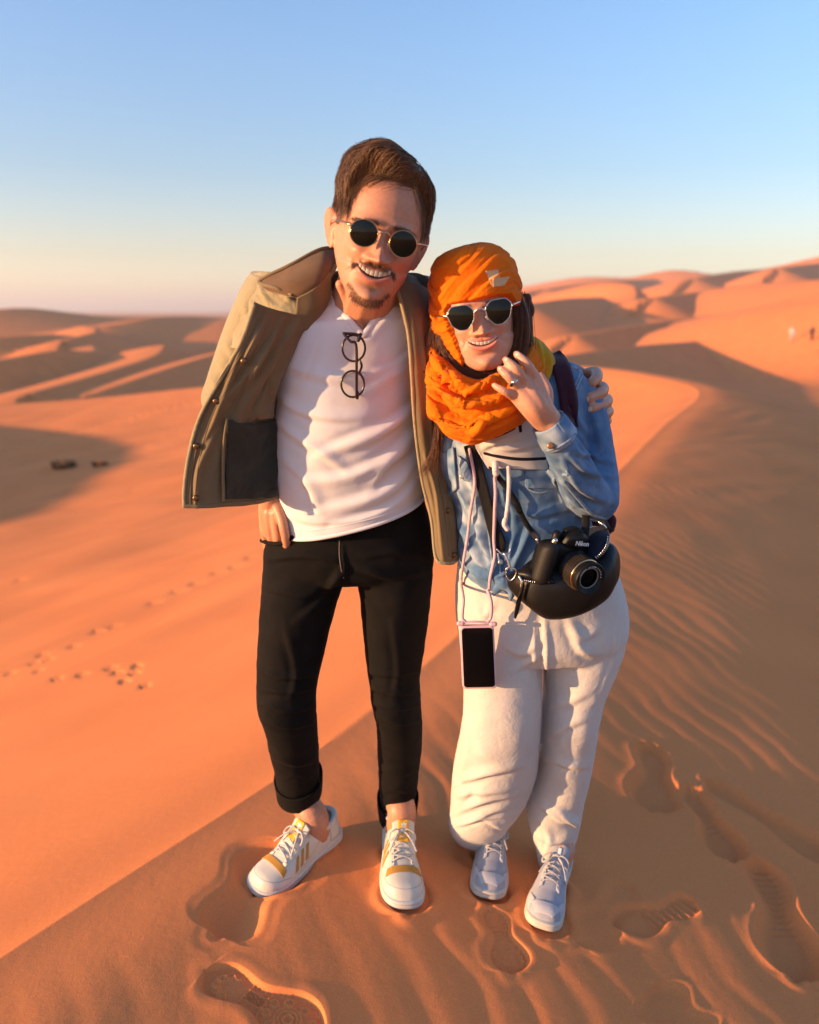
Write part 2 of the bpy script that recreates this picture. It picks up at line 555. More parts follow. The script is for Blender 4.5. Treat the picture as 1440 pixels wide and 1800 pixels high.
def ground(X, Y):
    X = np.asarray(X, float); Y = np.asarray(Y, float)
    shp = X.shape; X = X.ravel(); Y = Y.ravel()
    z, d, left, par, n2 = near_height(X, Y)
    r = np.hypot(X, Y)
    near = np.exp(-(r / 60.0) ** 2)
    # swells
    z = z + 0.10 * near * noise(n2, 1 / 2.3) * sstep(0.8, 5, d) * np.where(left, 1.2, 0.5)
    z = z + 0.22 * noise(n2, 1 / 13.0) * sstep(4, 20, d)
    # a dune out of the picture on the left, whose shadow falls across the bowl
    top = np.interp(Y, [-30, -8, 2, 6, 10, 13.5, 17, 21, 26, 34, 60], [-3, -1.2, .35, .85, 1.03, 1.05, .75, .25, -.6, -2.0, -4])
    m = np.exp(-((X + 31.0) / 6.5) ** 2)
    z = z + m * np.maximum(top - z, 0)
    fd = dunes(X, Y)
    out = sstep(0, 14, np.where(left, 0, d) - 10)
    outside = np.where(left, 0.0, 1.0)
    z = np.where(left, np.maximum(z, np.where(r > 30, -99, -99)), np.maximum(z, fd + 0 * z))
    z = np.maximum(z, BASE + 0.6 * noise(n2, 1 / 30.0))
    # wind ripples on the shaded side, soft and uneven
    rn = noise(n2, 3.1) * 0.55 + noise(n2, 8.0) * 0.16
    ph = (X * 0.93 + Y * 0.36) / 0.105 * 2 * math.pi + rn * 9.0
    env = np.clip(0.55 + 1.3 * noise(n2, 1.25, 4.0), 0, 1.2)
    amp = 0.0012 * env * np.exp(-(r / 9.0) ** 2) * np.where(left, 0.0, sstep(0.02, 0.35, d))
    z = z + amp * (np.sin(ph) + 0.25 * np.sin(2 * ph + 0.8))
    # wandering hollows and scuffs
    hol = noise(n2 * np.array([1, 0.62, 1]), 3.4, 7.7)
    z = z + 0.011 * hol * np.exp(-(r / 7.0) ** 2) * np.where(left, 0.15, sstep(0.0, 0.4, d))
    # ripples that comb the crest farther on
    ph2 = (X * 0.55 - Y * 0.83) / 0.42 * 2 * math.pi + noise(n2, 1.1) * 8
    z = z + 0.0022 * np.sin(ph2) * np.where(left, 0, 1) * np.exp(-((d - 0.7) / 0.8) ** 2) * sstep(4.5, 6.5, Y) * (1 - sstep(12, 17, Y))
    # long wind streaks on the sunny face
    st = noise(np.column_stack([(X * 0.85 - Y * 0.53) * 1.0, (X * 0.53 + Y * 0.85) * 0.16, 0 * X]), 1.15, 3.0)
    z = z + 0.05 * st * np.where(left, sstep(0.6, 2.5, d), 0) * np.exp(-(r / 22.0) ** 2)
    st2 = noise(np.column_stack([(X * 0.85 - Y * 0.53) * 1.0, (X * 0.53 + Y * 0.85) * 0.12, 0 * X]), 3.4, 1.0)
    z = z + 0.016 * np.maximum(st2 - 0.05, 0) * np.where(left, sstep(0.5, 1.6, d), 0) * np.exp(-(r / 14.0) ** 2)
    for f in PRINTS: z = z + f(X, Y)
    return z.reshape(shp)

def hit(px, py, lo=0.6, hi=400.0):
    """where the line of sight through a pixel meets the sand"""
    ys = np.concatenate([np.linspace(lo, 6, 500), np.geomspace(6, hi, 700)[1:]])
    pts = np.array([P(px, py, y) for y in ys])
    g = ground(pts[:, 0], pts[:, 1])
    k = np.nonzero(pts[:, 2] < g)[0]
    i = k[0] if len(k) else len(ys) - 1
    return np.array([pts[i, 0], pts[i, 1], g[i]])

def footprint(heel, toe, width, depth, rim=0.4, tread=None, mirror=1, soft=0.012):
    """a pressed shoe shape: heel, waist and ball, walls that slump, sand pushed up round it"""
    heel = np.array(heel[:2]); toe = np.array(toe[:2])
    ax = toe - heel; L = np.linalg.norm(ax); ax = ax / L
    lat = np.array([-ax[1], ax[0]]) * mirror
    def f(X, Y):
        z = np.zeros(X.shape)
        m = np.hypot(X - (heel[0] + toe[0]) / 2, Y - (heel[1] + toe[1]) / 2) < L
        if not m.any(): return z
        x, y = X[m], Y[m]
        s = ((x - heel[0]) * ax[0] + (y - heel[1]) * ax[1]) / L
        q = (x - heel[0]) * lat[0] + (y - heel[1]) * lat[1]
        sc_ = np.clip(s, 0, 1)
        hw = width / 2 * (0.74 - 0.26 * np.exp(-((sc_ - 0.42) / 0.16) ** 2) + 0.30 * np.exp(-((sc_ - 0.74) / 0.20) ** 2))
        off = width * 0.10 * np.sin((sc_ - 0.25) * 3.4)
        e = np.minimum(sc_ / 0.16, (1 - sc_) / 0.20)
        hw = hw * np.sqrt(np.clip(1 - (1 - np.clip(e, 0, 1)) ** 2, 0, 1))
        dx = np.abs(q - off) - hw
        over = np.maximum(-s, s - 1) * L
        dist = np.where(over > 0, np.hypot(np.maximum(dx, 0), over), dx)
        inside = sstep(soft, -soft, dist)
        h = -depth * inside * (0.85 + 0.3 * sc_)
        h = h + depth * rim * np.exp(-((dist - 0.018) / 0.016) ** 2) * (0.6 + 0.7 * noise(np.column_stack([x, y, 0 * x]), 9))
        if tread is not None:
            h = h + tread(sc_ * L, q - off, hw, L) * sstep(0.0, -0.012, dist)
        z[m] = h
        return z
    PRINTS.append(f)

def tread_lugs(a, q, hw, L):
    t = a / L
    edge = hw - np.abs(q)
    r = np.zeros(a.shape)
    ball = sstep(0.50, 0.53, t); heel = sstep(0.36, 0.33, t); waist = (1 - ball) * (1 - heel)
    # round studs along heel and ball
    def studs(ca, cq, rad):
        d = np.hypot(a - ca, q - cq)
        return 0.0042 * np.exp(-((d - rad) / 0.0030) ** 2) + 0.003 * np.exp(-(d / 0.0035) ** 2)
    for k in range(6):
        ang = k / 5 * math.pi - math.pi / 2
        r = r + studs(0.045 - 0.030 * math.cos(ang) + .016, 0.027 * math.sin(ang), 0.0072) * heel
    for k in range(9):
        ang = k / 9 * 2 * math.pi
        r = r + studs(0.72 * L + 0.052 * math.cos(ang), 0.036 * math.sin(ang), 0.0080) * ball
    d = np.hypot(a - 0.70 * L, q)
    for rad in (0.010, 0.019, 0.026): r = r + 0.0042 * np.exp(-((d - rad) / 0.0028) ** 2) * ball
    # waist: rails, and raised figures between them
    r = r + 0.0042 * waist * (np.exp(-((np.abs(q) - 0.004 - 0.008) / 0.0018) ** 2))
    r = r + 0.0030 * waist * (np.abs(q) < 0.009) * (np.sin(a * 1150) > 0.1) * (np.sin(q * 900 + a * 500) > -0.2)
    r = r + 0.0045 * np.exp(-((t - 0.505) / 0.008) ** 2) + 0.0035 * np.exp(-((t - 0.345) / 0.008) ** 2)
    # comb of bars at one rim
    r = r + 0.0040 * (np.sin(a * 2 * math.pi / 0.0105) > 0) * sstep(0.010, 0.004, edge) * (q > 0) * sstep(0.3, 0.36, t)
    return r

def tread_bars(a, q, hw, L):
    return 0.0034 * (np.sin((a + 0.35 * q) * 2 * math.pi / 0.021) > 0.2) * (a / L < 0.62)

def tread_rim(a, q, hw, L):
    edge = hw - np.abs(q)
    r = 0.0028 * (np.sin(a * 2 * math.pi / 0.012) > 0) * np.exp(-((edge - 0.010) / 0.005) ** 2)
    return r + 0.0016 * (noise(np.column_stack([a, q, 0 * a]), 130) > 0.1)

def pp(hx, hy, tx, ty, w, dep, **k):
    footprint(hit(hx, hy), hit(tx, ty), w, dep, **k)

pp(368, 1706, 560, 1836, .112, .012, tread=tread_lugs, rim=0.22, soft=.006)
pp(868, 1600, 895, 1712, .086, .010, tread=tread_rim, rim=0.3, soft=.008)
pp(1225, 1592, 1076, 1618, .092, .012, tread=tread_bars, rim=0.3, soft=.008)
pp(1150, 1312, 1140, 1425, .14, .026, rim=0.15, soft=.022)
pp(1215, 1385, 1285, 1512, .11, .026, tread=tread_bars, rim=0.2, soft=.022)
pp(1245, 1372, 1470, 1520, .11, .026, rim=0.2, soft=.026)
pp(1345, 1520, 1392, 1720, .13, .032, tread=tread_bars, rim=0.2, soft=.028)
pp(375, 1640, 525, 1490, .17, .034, rim=0.22, soft=.06)
pp(1110, 1560, 1010, 1660, .10, .006, rim=0.3, soft=.02)
pp(1240, 1830, 1150, 1740, .13, .010, rim=0.15, soft=.03)
# where the four shoes stand: pressed in, a little sand pushed up round them
pp(578, 1476, 445, 1577, .104, .007, rim=1.1, soft=.008)
pp(699, 1490, 714, 1610, .104, .007, rim=1.1, soft=.008)
pp(858, 1495, 853, 1589, .092, .007, rim=1.1, soft=.008)
pp(976, 1546, 953, 1647, .092, .007, rim=1.1, soft=.008)
pp(820, 1490, 880, 1590, .10, .008, rim=0.2, soft=.02)
# trails across the sunny face, far below
for x, y in ((270, 1062), (312, 1042), (345, 1027), (382, 1008), (413, 998), (441, 981), (130, 1137), (170, 1112), (200, 1102),
             (18, 1185), (68, 1180), (85, 1160), (100, 1193), (145, 1187), (195, 1175), (240, 1172), (218, 1198), (255, 1206), (35, 1022), (230, 866), (75, 1152), (60, 1166), (205, 1183), (236, 1184)):
    a = hit(x - 9, y + 3); b = hit(x + 9, y - 4)
    footprint(a, b, .20, .010, rim=0.3, soft=.08)

def build_terrain():
    th_in = np.radians(np.concatenate([np.arange(-34, -16.5, .1), np.arange(-16.5, -4.5, .056), np.arange(-4.5, 34.01, .1)]))
    th_out = np.radians(np.concatenate([np.linspace(-180, -34, 74)[:-1]]))
    th = np.concatenate([th_out, th_in, -th_out[::-1]])
    r = [0.02, 0.25, 0.6, 0.9]
    while r[-1] < 1.22: r.append(r[-1] * 1.02)
    while r[-1] < 1.62: r.append(r[-1] * 1.00115)
    while r[-1] < 2.35: r.append(r[-1] * 1.0022)
    while r[-1] < 26: r.append(r[-1] * 1.0072)
    while r[-1] < 900: r.append(r[-1] * 1.0105)
    while r[-1] < 12000: r.append(r[-1] * 1.06)
    r = np.array(r)
    R, T = np.meshgrid(r, th, indexing='ij')
    X, Y = R * np.sin(T), R * np.cos(T)
    Z = ground(X, Y)
    far = sstep(900, 2500, R)
    Z = Z * (1 - far) + BASE * far
    V = np.stack([X, Y, Z], -1).reshape(-1, 3)
    F = gridfaces(len(r), len(th))[:, ::-1]
    o = obj('sand_ground', (V, F), M_SAND)
    o['kind'] = 'structure'
    return o

def sand_material():
    m, nt, b = mat_new('sand')
    setc(b, (0.55, 0.2, 0.07), 0.95, 0.08)
    g = nd(nt, 'ShaderNodeNewGeometry')
    n1 = nd(nt, 'ShaderNodeTexNoise', Scale=0.9, Detail=6.0)
    n2 = nd(nt, 'ShaderNodeTexNoise', Scale=420.0, Detail=2.0)
    n3 = nd(nt, 'ShaderNodeTexNoise', Scale=26.0, Detail=5.0, Roughness=0.65)
    for n in (n1, n2, n3): nt.links.new(g.outputs['Position'], n.inputs['Vector'])
    rp = nd(nt, 'ShaderNodeValToRGB')
    rp.color_ramp.elements[0].position = 0.3; rp.color_ramp.elements[1].position = 0.72
    rp.color_ramp.elements[0].color = (*SAND_A, 1); rp.color_ramp.elements[1].color = (*SAND_B, 1)
    nt.links.new(n1.outputs['Fac'], rp.inputs[0])
    ov = nd(nt, 'ShaderNodeMix', data_type='RGBA', blend_type='OVERLAY'); ov.inputs[0].default_value = 0.50
    nt.links.new(rp.outputs[0], ov.inputs[6]); nt.links.new(n2.outputs['Fac'], ov.inputs[7])
    nt.links.new(ov.outputs[2], b.inputs['Base Color'])
    b1 = nd(nt, 'ShaderNodeBump', Strength=0.35, Distance=0.0008); nt.links.new(n2.outputs['Fac'], b1.inputs['Height'])
    b2 = nd(nt, 'ShaderNodeBump', Strength=0.30, Distance=0.004); nt.links.new(n3.outputs['Fac'], b2.inputs['Height'])
    nt.links.new(b2.outputs[0], b1.inputs['Normal']); nt.links.new(b1.outputs[0], b.inputs['Normal'])
    return m
SAND_A, SAND_B = (0.71, 0.222, 0.074), (0.81, 0.266, 0.089)
M_SAND = sand_material()
build_terrain()
# ------------------------------------------------------------------ shoe shapes, set on the sand first so that legs can meet them
class Shoe:
    S = np.array([0, .03, .10, .20, .32, .42, .52, .62, .72, .82, .90, .96, 1.0])
    HWD = np.array([.030, .031, .0325, .0335, .0335, .0350, .0385, .0430, .0460, .0470, .0475, .0475, .0475])
    H = np.array([.050, .056, .060, .058, .070, .076, .070, .058, .047, .041, .038, .034, .026])
    def __init__(self, toe_px, heel_px, L, wide=1.0, high=1.0, lift=0.0, outer=1, tilt=0.0):
        T, Hh = hit(*toe_px), hit(*heel_px)
        ax = unit(Hh - T)
        self.L = L; self.w = wide; self.h = high; self.outer = outer
        heel = T + ax * L
        e = .05
        n = unit(np.array([-(ground([T[0] + e], [T[1]])[0] - ground([T[0] - e], [T[1]])[0]) / (2 * e) * .6, -.0, 1]))
        self.f = -ax
        self.r = unit(np.cross(self.f, n)); self.u = np.cross(self.r, self.f)     # forward, wearer's right, up
        if tilt: 
            c, s = math.cos(tilt), math.sin(tilt); self.f, self.u = self.f * c - self.u * s, self.u * c + self.f * s
        self.o = heel + self.u * lift
    def W(self, x, y, z): return self.o + np.multiply.outer(x, self.r) + np.multiply.outer(y, self.f) + np.multiply.outer(z, self.u)
    def hw(self, s):
        s = np.asarray(s, float)
        a = np.clip((s - .76) / .24, 0, 1); b = np.clip((.10 - s) / .10, 0, 1)
        return np.interp(s, self.S, self.HWD) * self.w * np.sqrt(np.clip(1 - a ** 2.6, 0, 1)) ** .9 * np.sqrt(np.clip(1 - b ** 2.4, 0, 1))
    def ht(self, s): return np.interp(s, self.S, self.H) * self.high_() * (.15 + .85 * np.sqrt(np.clip(1 - np.clip((np.asarray(s, float) - .90) / .10, 0, 1) ** 2.4, 0, 1)))
    def high_(self): return self.h
    def bend(self, s): return .006 * np.sin((np.asarray(s) - .2) * 3.6) * self.outer * -1
    def surf(self, s, a, out=0.0):
        """point on the upper: s heel to toe, a from the wearer's left (0) over the top (.5) to the right (1)"""
        s = np.asarray(s, float); a = np.asarray(a, float)
        ph = (1 - a) * math.pi
        hw, h = self.hw(s) + out, self.ht(s) + out
        c, sn = np.cos(ph), np.sin(ph)
        e = np.interp(s, [0, .3, .6, 1], [.75, .95, .85, .75])
        x = hw * np.sign(c) * np.abs(c) ** e + self.bend(s)
        z = .018 + h * np.abs(sn) ** .80
        y = s * self.L
        return self.W(x, y, z)
    def grid(self, sl, al, out):
        Sg, Ag = np.meshgrid(sl, al, indexing='ij')
        return self.surf(Sg, Ag, out)
    def patch(self, corners, name, mat, parent, out=.0014, thick=.0022, n=12):
        """corners in (s, a), four of them in order"""
        a, b, c, d = [np.array(p, float) for p in corners]
        u = np.linspace(0, 1, n)
        G = np.array([[(a * (1 - s) + b * s) * (1 - t) + (d * (1 - s) + c * s) * t for s in u] for t in u])
        return obj(name, shell(self.surf(G[..., 0], G[..., 1], out), thick), mat, parent)
    def line(self, pts, name, mat, parent, rad=.0011, out=.0006, n=40, ns=6, flat=1.0):
        q = spline(np.array(pts, float), n)
        return obj(name, tube(self.surf(q[:, 0], q[:, 1], out), rad, n, ns, flat), mat, parent)
    def upper(self, mat, parent):
        s = (1 - np.cos(np.linspace(.04, math.pi, 110))) / 2
        a = np.linspace(-.04, 1.04, 60)
        G = self.grid(s, np.clip(a, 0, 1), 0.0)
        V, F = shell(G, .002)
        return obj('shoe', (V, F), mat, parent)
    def sole(self, mat, parent, h=.026, flare=.0045, toe_up=.008, grooves=0):
        n = 90
        th = np.linspace(0, 2 * math.pi, n, endpoint=False)
        sc_ = (1 - np.cos(th)) / 2
        side = np.where(th < math.pi, 1, -1)
        rings = []
        for z, fl in ((.0, -.002), (.002, .001), (.006, flare), (h * .6, flare * .8), (h * .64, flare * .5), (h * .68, flare * .8), (h - .003, flare * .9), (h, flare * .3), (h, -.01)):
            s = sc_
            hw = self.hw(s)
            x = side * (hw + fl * np.minimum(1, hw / .012)) + self.bend(s)
            up = toe_up * np.clip((sc_ - .72) / .28, 0, 1) ** 2 * (1 - z / h * .4)
            rings.append(self.W(x, s * self.L + (fl + .003) * (2 * sc_ - 1), z + up))
        return obj('sole', ring_loft(np.array(rings)), mat, parent)
    def collar(self, mat, parent, s0=.035, s1=.34, lift=.004, rad=.0075):
        th = np.linspace(0, 2 * math.pi, 40)
        s = (s0 + s1) / 2 - (s1 - s0) / 2 * np.cos(th)
        x = np.sin(th) * .030 * self.w
        z = .018 + self.ht(s) * (1 - .10 * np.abs(np.sin(th)) ** 2) + lift
        o = obj('collar', tube(self.W(x, s * self.L, z), rad, 90, 10), mat, parent)
        V = self.W(np.sin(th) * .028 * self.w, s * self.L, z - .002)
        obj('lining', ring_loft(np.array([V[:-1], self.W(np.sin(th) * .02 * self.w, s * self.L, z - .012)[:-1]])), M_INNER, parent)
        return o
    def laces(self, mat, parent, rows, rad=.0021, bow=True, flat=.6, width=.13):
        q = []
        for i, s in enumerate(rows):
            for d in (1, -1):
                a0, a1 = .5 - width * d, .5 + width * d
                t = np.linspace(0, 1, 9)
                ss = s + (rows[1] - rows[0]) * .8 * t if d > 0 else s + (rows[1] - rows[0]) * .8 * t
                p = self.surf(ss, a0 + (a1 - a0) * t, .0025 + .0022 * np.sin(t * math.pi) + (.002 if d > 0 else 0))
                obj('lace', tube(p, rad, 20, 8, flat, up=self.u), mat, parent)
        if bow:
            s = rows[-1] if rows[-1] < rows[0] else rows[0]
            c = self.surf(s - .01, .5, .008)
            for d in (1, -1):
                l = [c, c + self.r * d * .014 + self.f * .002 + self.u * .008, c + self.r * d * .029 + self.f * .010 + self.u * .003, c + self.r * d * .031 + self.f * .022 - self.u * .007,
                     c + self.r * d * .020 + self.f * .021 - self.u * .001, c + self.r * d * .005 + self.f * .006 + self.u * .002]
                obj('lace_loop', tube(np.array(l), rad * 1.05, 40, 8, flat), mat, parent)
                e = [c, c + self.r * d * .012 + self.f * .014 + self.u * .004, c + self.r * d * .024 + self.f * .034 - self.u * .004, c + self.r * d * .032 + self.f * .050 - self.u * .014]
                obj('lace_end', tube(np.array(e), rad * .95, 26, 8, flat), mat, parent)
            obj('lace_knot', tube(np.array([c - self.r * .006 + self.u * .002, c + self.u * .004, c + self.r * .006 + self.u * .002]), rad * 1.9, 10, 10), mat, parent)


SHOE_MR = Shoe((449, 1575), (580, 1474), .258, 1.03, 1.0, 0.0, 1)
SHOE_ML = Shoe((714, 1606), (699, 1490), .272, 1.03, 1.0, 0.0, -1)
SHOE_WR = Shoe((853, 1586), (858, 1495), .238, .90, .95, 0.0, 1)
SHOE_WL = Shoe((953, 1643), (976, 1546), .240, .90, .95, 0.0, -1)
def ankle(k, z, s=.22): return k.W(np.array([0.]), np.array([k.L * s]), np.array([z]))[0]
# ------------------------------------------------------------------ materials for the people
def skin_material(name, rough=0.45):
    m, nt, b = mat_new(name)
    at = nd(nt, 'ShaderNodeAttribute', attribute_name='tone')
    g = nd(nt, 'ShaderNodeTexCoord')
    n = nd(nt, 'ShaderNodeTexNoise', Scale=160.0, Detail=4.0)
    nt.links.new(g.outputs['Object'], n.inputs['Vector'])
    ov = nd(nt, 'ShaderNodeMix', data_type='RGBA', blend_type='OVERLAY'); ov.inputs[0].default_value = 0.20
    nt.links.new(at.outputs['Color'], ov.inputs[6]); nt.links.new(n.outputs['Fac'], ov.inputs[7])
    nt.links.new(ov.outputs[2], b.inputs['Base Color'])
    b.inputs['Roughness'].default_value = rough
    b.inputs['Specular IOR Level'].default_value = 0.35
    b.inputs['Subsurface Weight'].default_value = 0.18
    b.inputs['Subsurface Radius'].default_value = (0.010, 0.0035, 0.002)
    b.inputs['Subsurface Scale'].default_value = 0.7
    bp = nd(nt, 'ShaderNodeBump', Strength=0.30, Distance=0.0010)
    nt.links.new(n.outputs['Fac'], bp.inputs['Height']); nt.links.new(bp.outputs[0], b.inputs['Normal'])
    return m

def hair_material(name, a, c):
    m, nt, b = mat_new(name)
    setc(b, a, 0.5, 0.35)
    hi = nd(nt, 'ShaderNodeTexCoord')
    n = nd(nt, 'ShaderNodeTexNoise', Scale=90.0, Detail=4.0)
    nt.links.new(hi.outputs['Object'], n.inputs['Vector'])
    mx = nd(nt, 'ShaderNodeMix', data_type='RGBA')
    mx.inputs[6].default_value = (*a, 1); mx.inputs[7].default_value = (*c, 1)
    nt.links.new(n.outputs['Fac'], mx.inputs[0]); nt.links.new(mx.outputs[2], b.inputs['Base Color'])
    return m

def strands(name, paths, rad, mat, parent, taper=True):
    """hair: paths (n, k, 3)"""
    n, k, _ = paths.shape
    hc = bpy.data.hair_curves.new(name)
    hc.add_curves([k] * n)
    hc.position_data.foreach_set('vector', paths.astype(np.float32).ravel())
    rr = np.full((n, k), rad, np.float32) * (np.linspace(1, 0.25, k)[None] if taper else 1)
    at = hc.attributes.get('radius') or hc.attributes.new('radius', 'FLOAT', 'POINT')
    at.data.foreach_set('value', rr.astype(np.float32).ravel())
    hc.materials.append(mat)
    o = bpy.data.objects.new(name, hc); COL.objects.link(o)
    o.parent = parent
    o.matrix_parent_inverse = parent_matrix(parent).inverted()
    o['kind'] = 'stuff'
    return o

M_SKIN = skin_material('skin')
M_HAIR_M = hair_material('brown_hair', (0.055, 0.027, 0.013), (0.150, 0.075, 0.034))
M_BEARD = hair_material('beard_hair', (0.085, 0.042, 0.020), (0.17, 0.09, 0.045))
M_HAIR_W = hair_material('auburn_hair', (0.055, 0.020, 0.010), (0.150, 0.055, 0.024))
M_TEETH = plain('tooth', (0.54, 0.46, 0.37), 0.3, 0.4)

# ------------------------------------------------------------------ heads
class Head:
    """local axes: x to the picture's right, y up, z out of the face; origin between the ears at eye level"""
    PROF = np.array([  # y, half width, front, back
        (.1185, .004, .000, -.026), (.1165, .020, .020, -.046), (.111, .036, .038, -.063), (.100, .051, .056, -.079), (.085, .0620, .0690, -.090), (.060, .0710, .0800, -.0985),
        (.030, .0752, .0855, -.1010), (.005, .0750, .0835, -.0995), (-.020, .0715, .0825, -.093), (-.045, .0655, .0830, -.080),
        (-.066, .0575, .0830, -.060), (-.084, .0485, .0825, -.030), (-.098, .0380, .0815, .000), (-.110, .0265, .0770, .028), (-.1165, .0135, .0700, .046), (-.118, .003, .060, .056)])
    def __init__(self, eye_px, Y, roll, yaw, pitch, sx=1.0, sy=1.0, sz=1.0, jaw=1.0):
        self.PROF = Head.PROF.copy()
        self.PROF[:, 1] *= 1 + (jaw - 1) * np.clip((-self.PROF[:, 0] - .03) / .04, 0, 1)
        r, w, p = map(math.radians, (roll, yaw, pitch))
        base = np.array([[1, 0, 0], [0, 0, -1], [0, 1, 0]], float)          # columns: x, y, z axes in the world
        Rx = np.array([[1, 0, 0], [0, math.cos(p), -math.sin(p)], [0, math.sin(p), math.cos(p)]])
        Ry = np.array([[math.cos(w), 0, math.sin(w)], [0, 1, 0], [-math.sin(w), 0, math.cos(w)]])
        Rz = np.array([[math.cos(r), -math.sin(r), 0], [math.sin(r), math.cos(r), 0], [0, 0, 1]])
        self.M = base @ Rz @ Ry @ Rx
        self.s = np.array([sx, sy, sz])
        e = P(eye_px[0], eye_px[1], Y)
        self.o = e - self.M @ (self.s * np.array([0, 0, .083]))
        self.C = np.array([0, .012, -.008])
    def W(self, p): return self.o + (np.asarray(p, float) * self.s) @ self.M.T
    def L(self, p): return ((np.asarray(p, float) - self.o) @ self.M) / self.s
    def dirW(self, d): return np.asarray(d, float) @ self.M.T
    def prof(self, y):
        a = self.PROF[::-1]
        return [np.interp(y, a[:, 0], a[:, k]) for k in (1, 2, 3)]
    def loft(self, nr=70, ns=72):
        pr = spline(self.PROF, nr)
        th = np.linspace(0, 2 * math.pi, ns, endpoint=False)
        rings = []
        for y, w, f, b in pr:
            c, s = np.cos(th), np.sin(th)
            e = 2.25
            x = w * np.sign(c) * np.abs(c) ** (2 / e)
            mid = b * 0.62 + f * 0.38 if y > -.05 else (f + b) / 2
            z = np.where(s > 0, mid + (f - mid) * np.abs(s) ** (2 / e), mid - (mid - b) * np.abs(s) ** (2 / e))
            rings.append(np.stack([self.bulge(x), np.full_like(x, y), z], -1))
        V, F = ring_loft(np.array(rings))
        return self.W(V), F
    def bulge(self, x): return x
    def radius(self, D):
        """distance from the centre to the bare head along local directions D"""
        lo = np.full(len(D), .02); hi = np.full(len(D), .22)
        for _ in range(26):
            m = (lo + hi) / 2
            q = self.C + D * m[:, None]
            w, f, b = self.prof(q[:, 1])
            mid = b * 0.62 + f * 0.38
            dz = np.where(q[:, 2] > mid, (q[:, 2] - mid) / np.maximum(f - mid, 1e-4), (mid - q[:, 2]) / np.maximum(mid - b, 1e-4))
            v = (np.abs(q[:, 0]) / np.maximum(w, 1e-4)) ** 2.25 + np.abs(dz) ** 2.25
            out = (v > 1) | (q[:, 1] > .1185) | (q[:, 1] < -.118)
            hi = np.where(out, m, hi); lo = np.where(out, lo, m)
        return lo
    def cap(self, thick, nlat=90, nlon=150, low=-0.75):
        """a layer over the skull: thick(local point on the skull) in metres, negative where there is none"""
        la = np.linspace(math.pi / 2 - 0.01, math.asin(low), nlat); lo = np.linspace(0, 2 * math.pi, nlon, endpoint=False)
        A, B = np.meshgrid(la, lo, indexing='ij')
        D = np.stack([np.cos(A) * np.sin(B), np.sin(A), np.cos(A) * np.cos(B)], -1).reshape(-1, 3)
        r = self.radius(D)
        q = self.C + D * r[:, None]
        t = thick(q)
        V = self.C + D * (r + t)[:, None]
        return D, V, gridfaces(nlat, nlon, True)[:, ::-1]

def g2(x, y, cx, cy, sx, sy=None):
    sy = sy or sx
    return np.exp(-((x - cx) / sx) ** 2 - ((y - cy) / sy) ** 2)

def face_shape(Lp, N, male, smile=1.0):
    """moves points of a bare head (local) into a smiling face; returns new points and masks"""
    x, y, z = Lp[:, 0], Lp[:, 1], Lp[:, 2]
    front = sstep(0.15, 0.55, N[:, 2]) * sstep(.02, .045, z)
    ax = np.abs(x)
    d = np.zeros(len(x))
    # brow, sockets, lids
    d += .0055 * g2(ax, y, .030, .020, .020, .008) * (1.2 if male else .6)
    d += -.0100 * g2(ax, y, .031, -.002, .016, .012)
    d += .0040 * g2(ax, y, .031, -.003, .009, .006)
    d += -.0060 * g2(ax, y, .013, -.001, .006, .010)
    # nose
    t = np.clip((-.000 - y) / .036, 0, 1)
    sig = .0080 + .0038 * t
    hgt = (.0080 + .0225 * t ** 1.15) * sstep(.018, -.002, y) * sstep(-.0460, -.0375, y)
    d += hgt * np.exp(-(x / sig) ** 2) * (1.0 if male else .74)
    d += (.0105 if male else .0080) * g2(ax, y, .0148 if male else .0130, -.0365, .0066, .0060)
    d += .0046 * g2(x, y, 0, -.0355, .0085, .0062)
    d += -.0050 * g2(ax, y, .0078, -.0440, .0036, .0022)
    # cheeks pushed up by the smile, the fold beside them
    d += (.0075 if male else .0066) * g2(ax, y, .0400, -.0300, .0160, .0125)
    d += -.0020 * g2(ax, y, .054, -.066, .013, .020)
    fold = np.abs(ax - (.0205 + (-.040 - y) * .78))
    d += -(.0026 if male else .0015) * np.exp(-(fold / .0042) ** 2) * sstep(-.034, -.046, y) * sstep(-.076, -.060, y)
    # muzzle, chin
    d += .0050 * g2(x, y, 0, -.060, .030, .018)
    d += .0075 * g2(x, y, 0, -.1010, .0150, .0125)
    d += -.0036 * g2(x, y, 0, -.0825, .0160, .0055)
    d += -.0014 * g2(x, y, 0, -.0500, .0028, .0040)
    # mouth: upper and lower edge of the opening meet at the corners
    c = .0315 if male else .0295
    u = np.clip(ax / c, 0, 1.4)
    yu = -.0540 + .0030 * u ** 2
    yl = (-.0665 if male else -.0642) + (.0155 if male else .0132) * u ** 2.0
    inside = sstep(-.0006, .0014, yu - y) * sstep(-.0006, .0014, y - yl) * (u < 1.02)
    lip_u = np.exp(-((y - yu - .0026) / .0026) ** 2) * sstep(1.15, .80, u)
    lip_l = np.exp(-((y - yl + .0050) / .0052) ** 2) * sstep(1.12, .70, u)
    d += .0026 * lip_u + .0050 * lip_l
    d += -.0040 * g2(ax, y, c + .003, -.0505, .0050, .0055)
    d = d * front
    d += -.0150 * inside * front
    out = Lp.copy()
    out[:, 2] += d
    out[:, 0] += .0016 * np.sign(x) * g2(ax, y, .0150, -.037, .006, .006) * front
    return out, dict(front=front, inside=inside * front, lip=np.maximum(lip_u, lip_l) * front * (1 - inside), yu=yu, yl=yl, u=u)

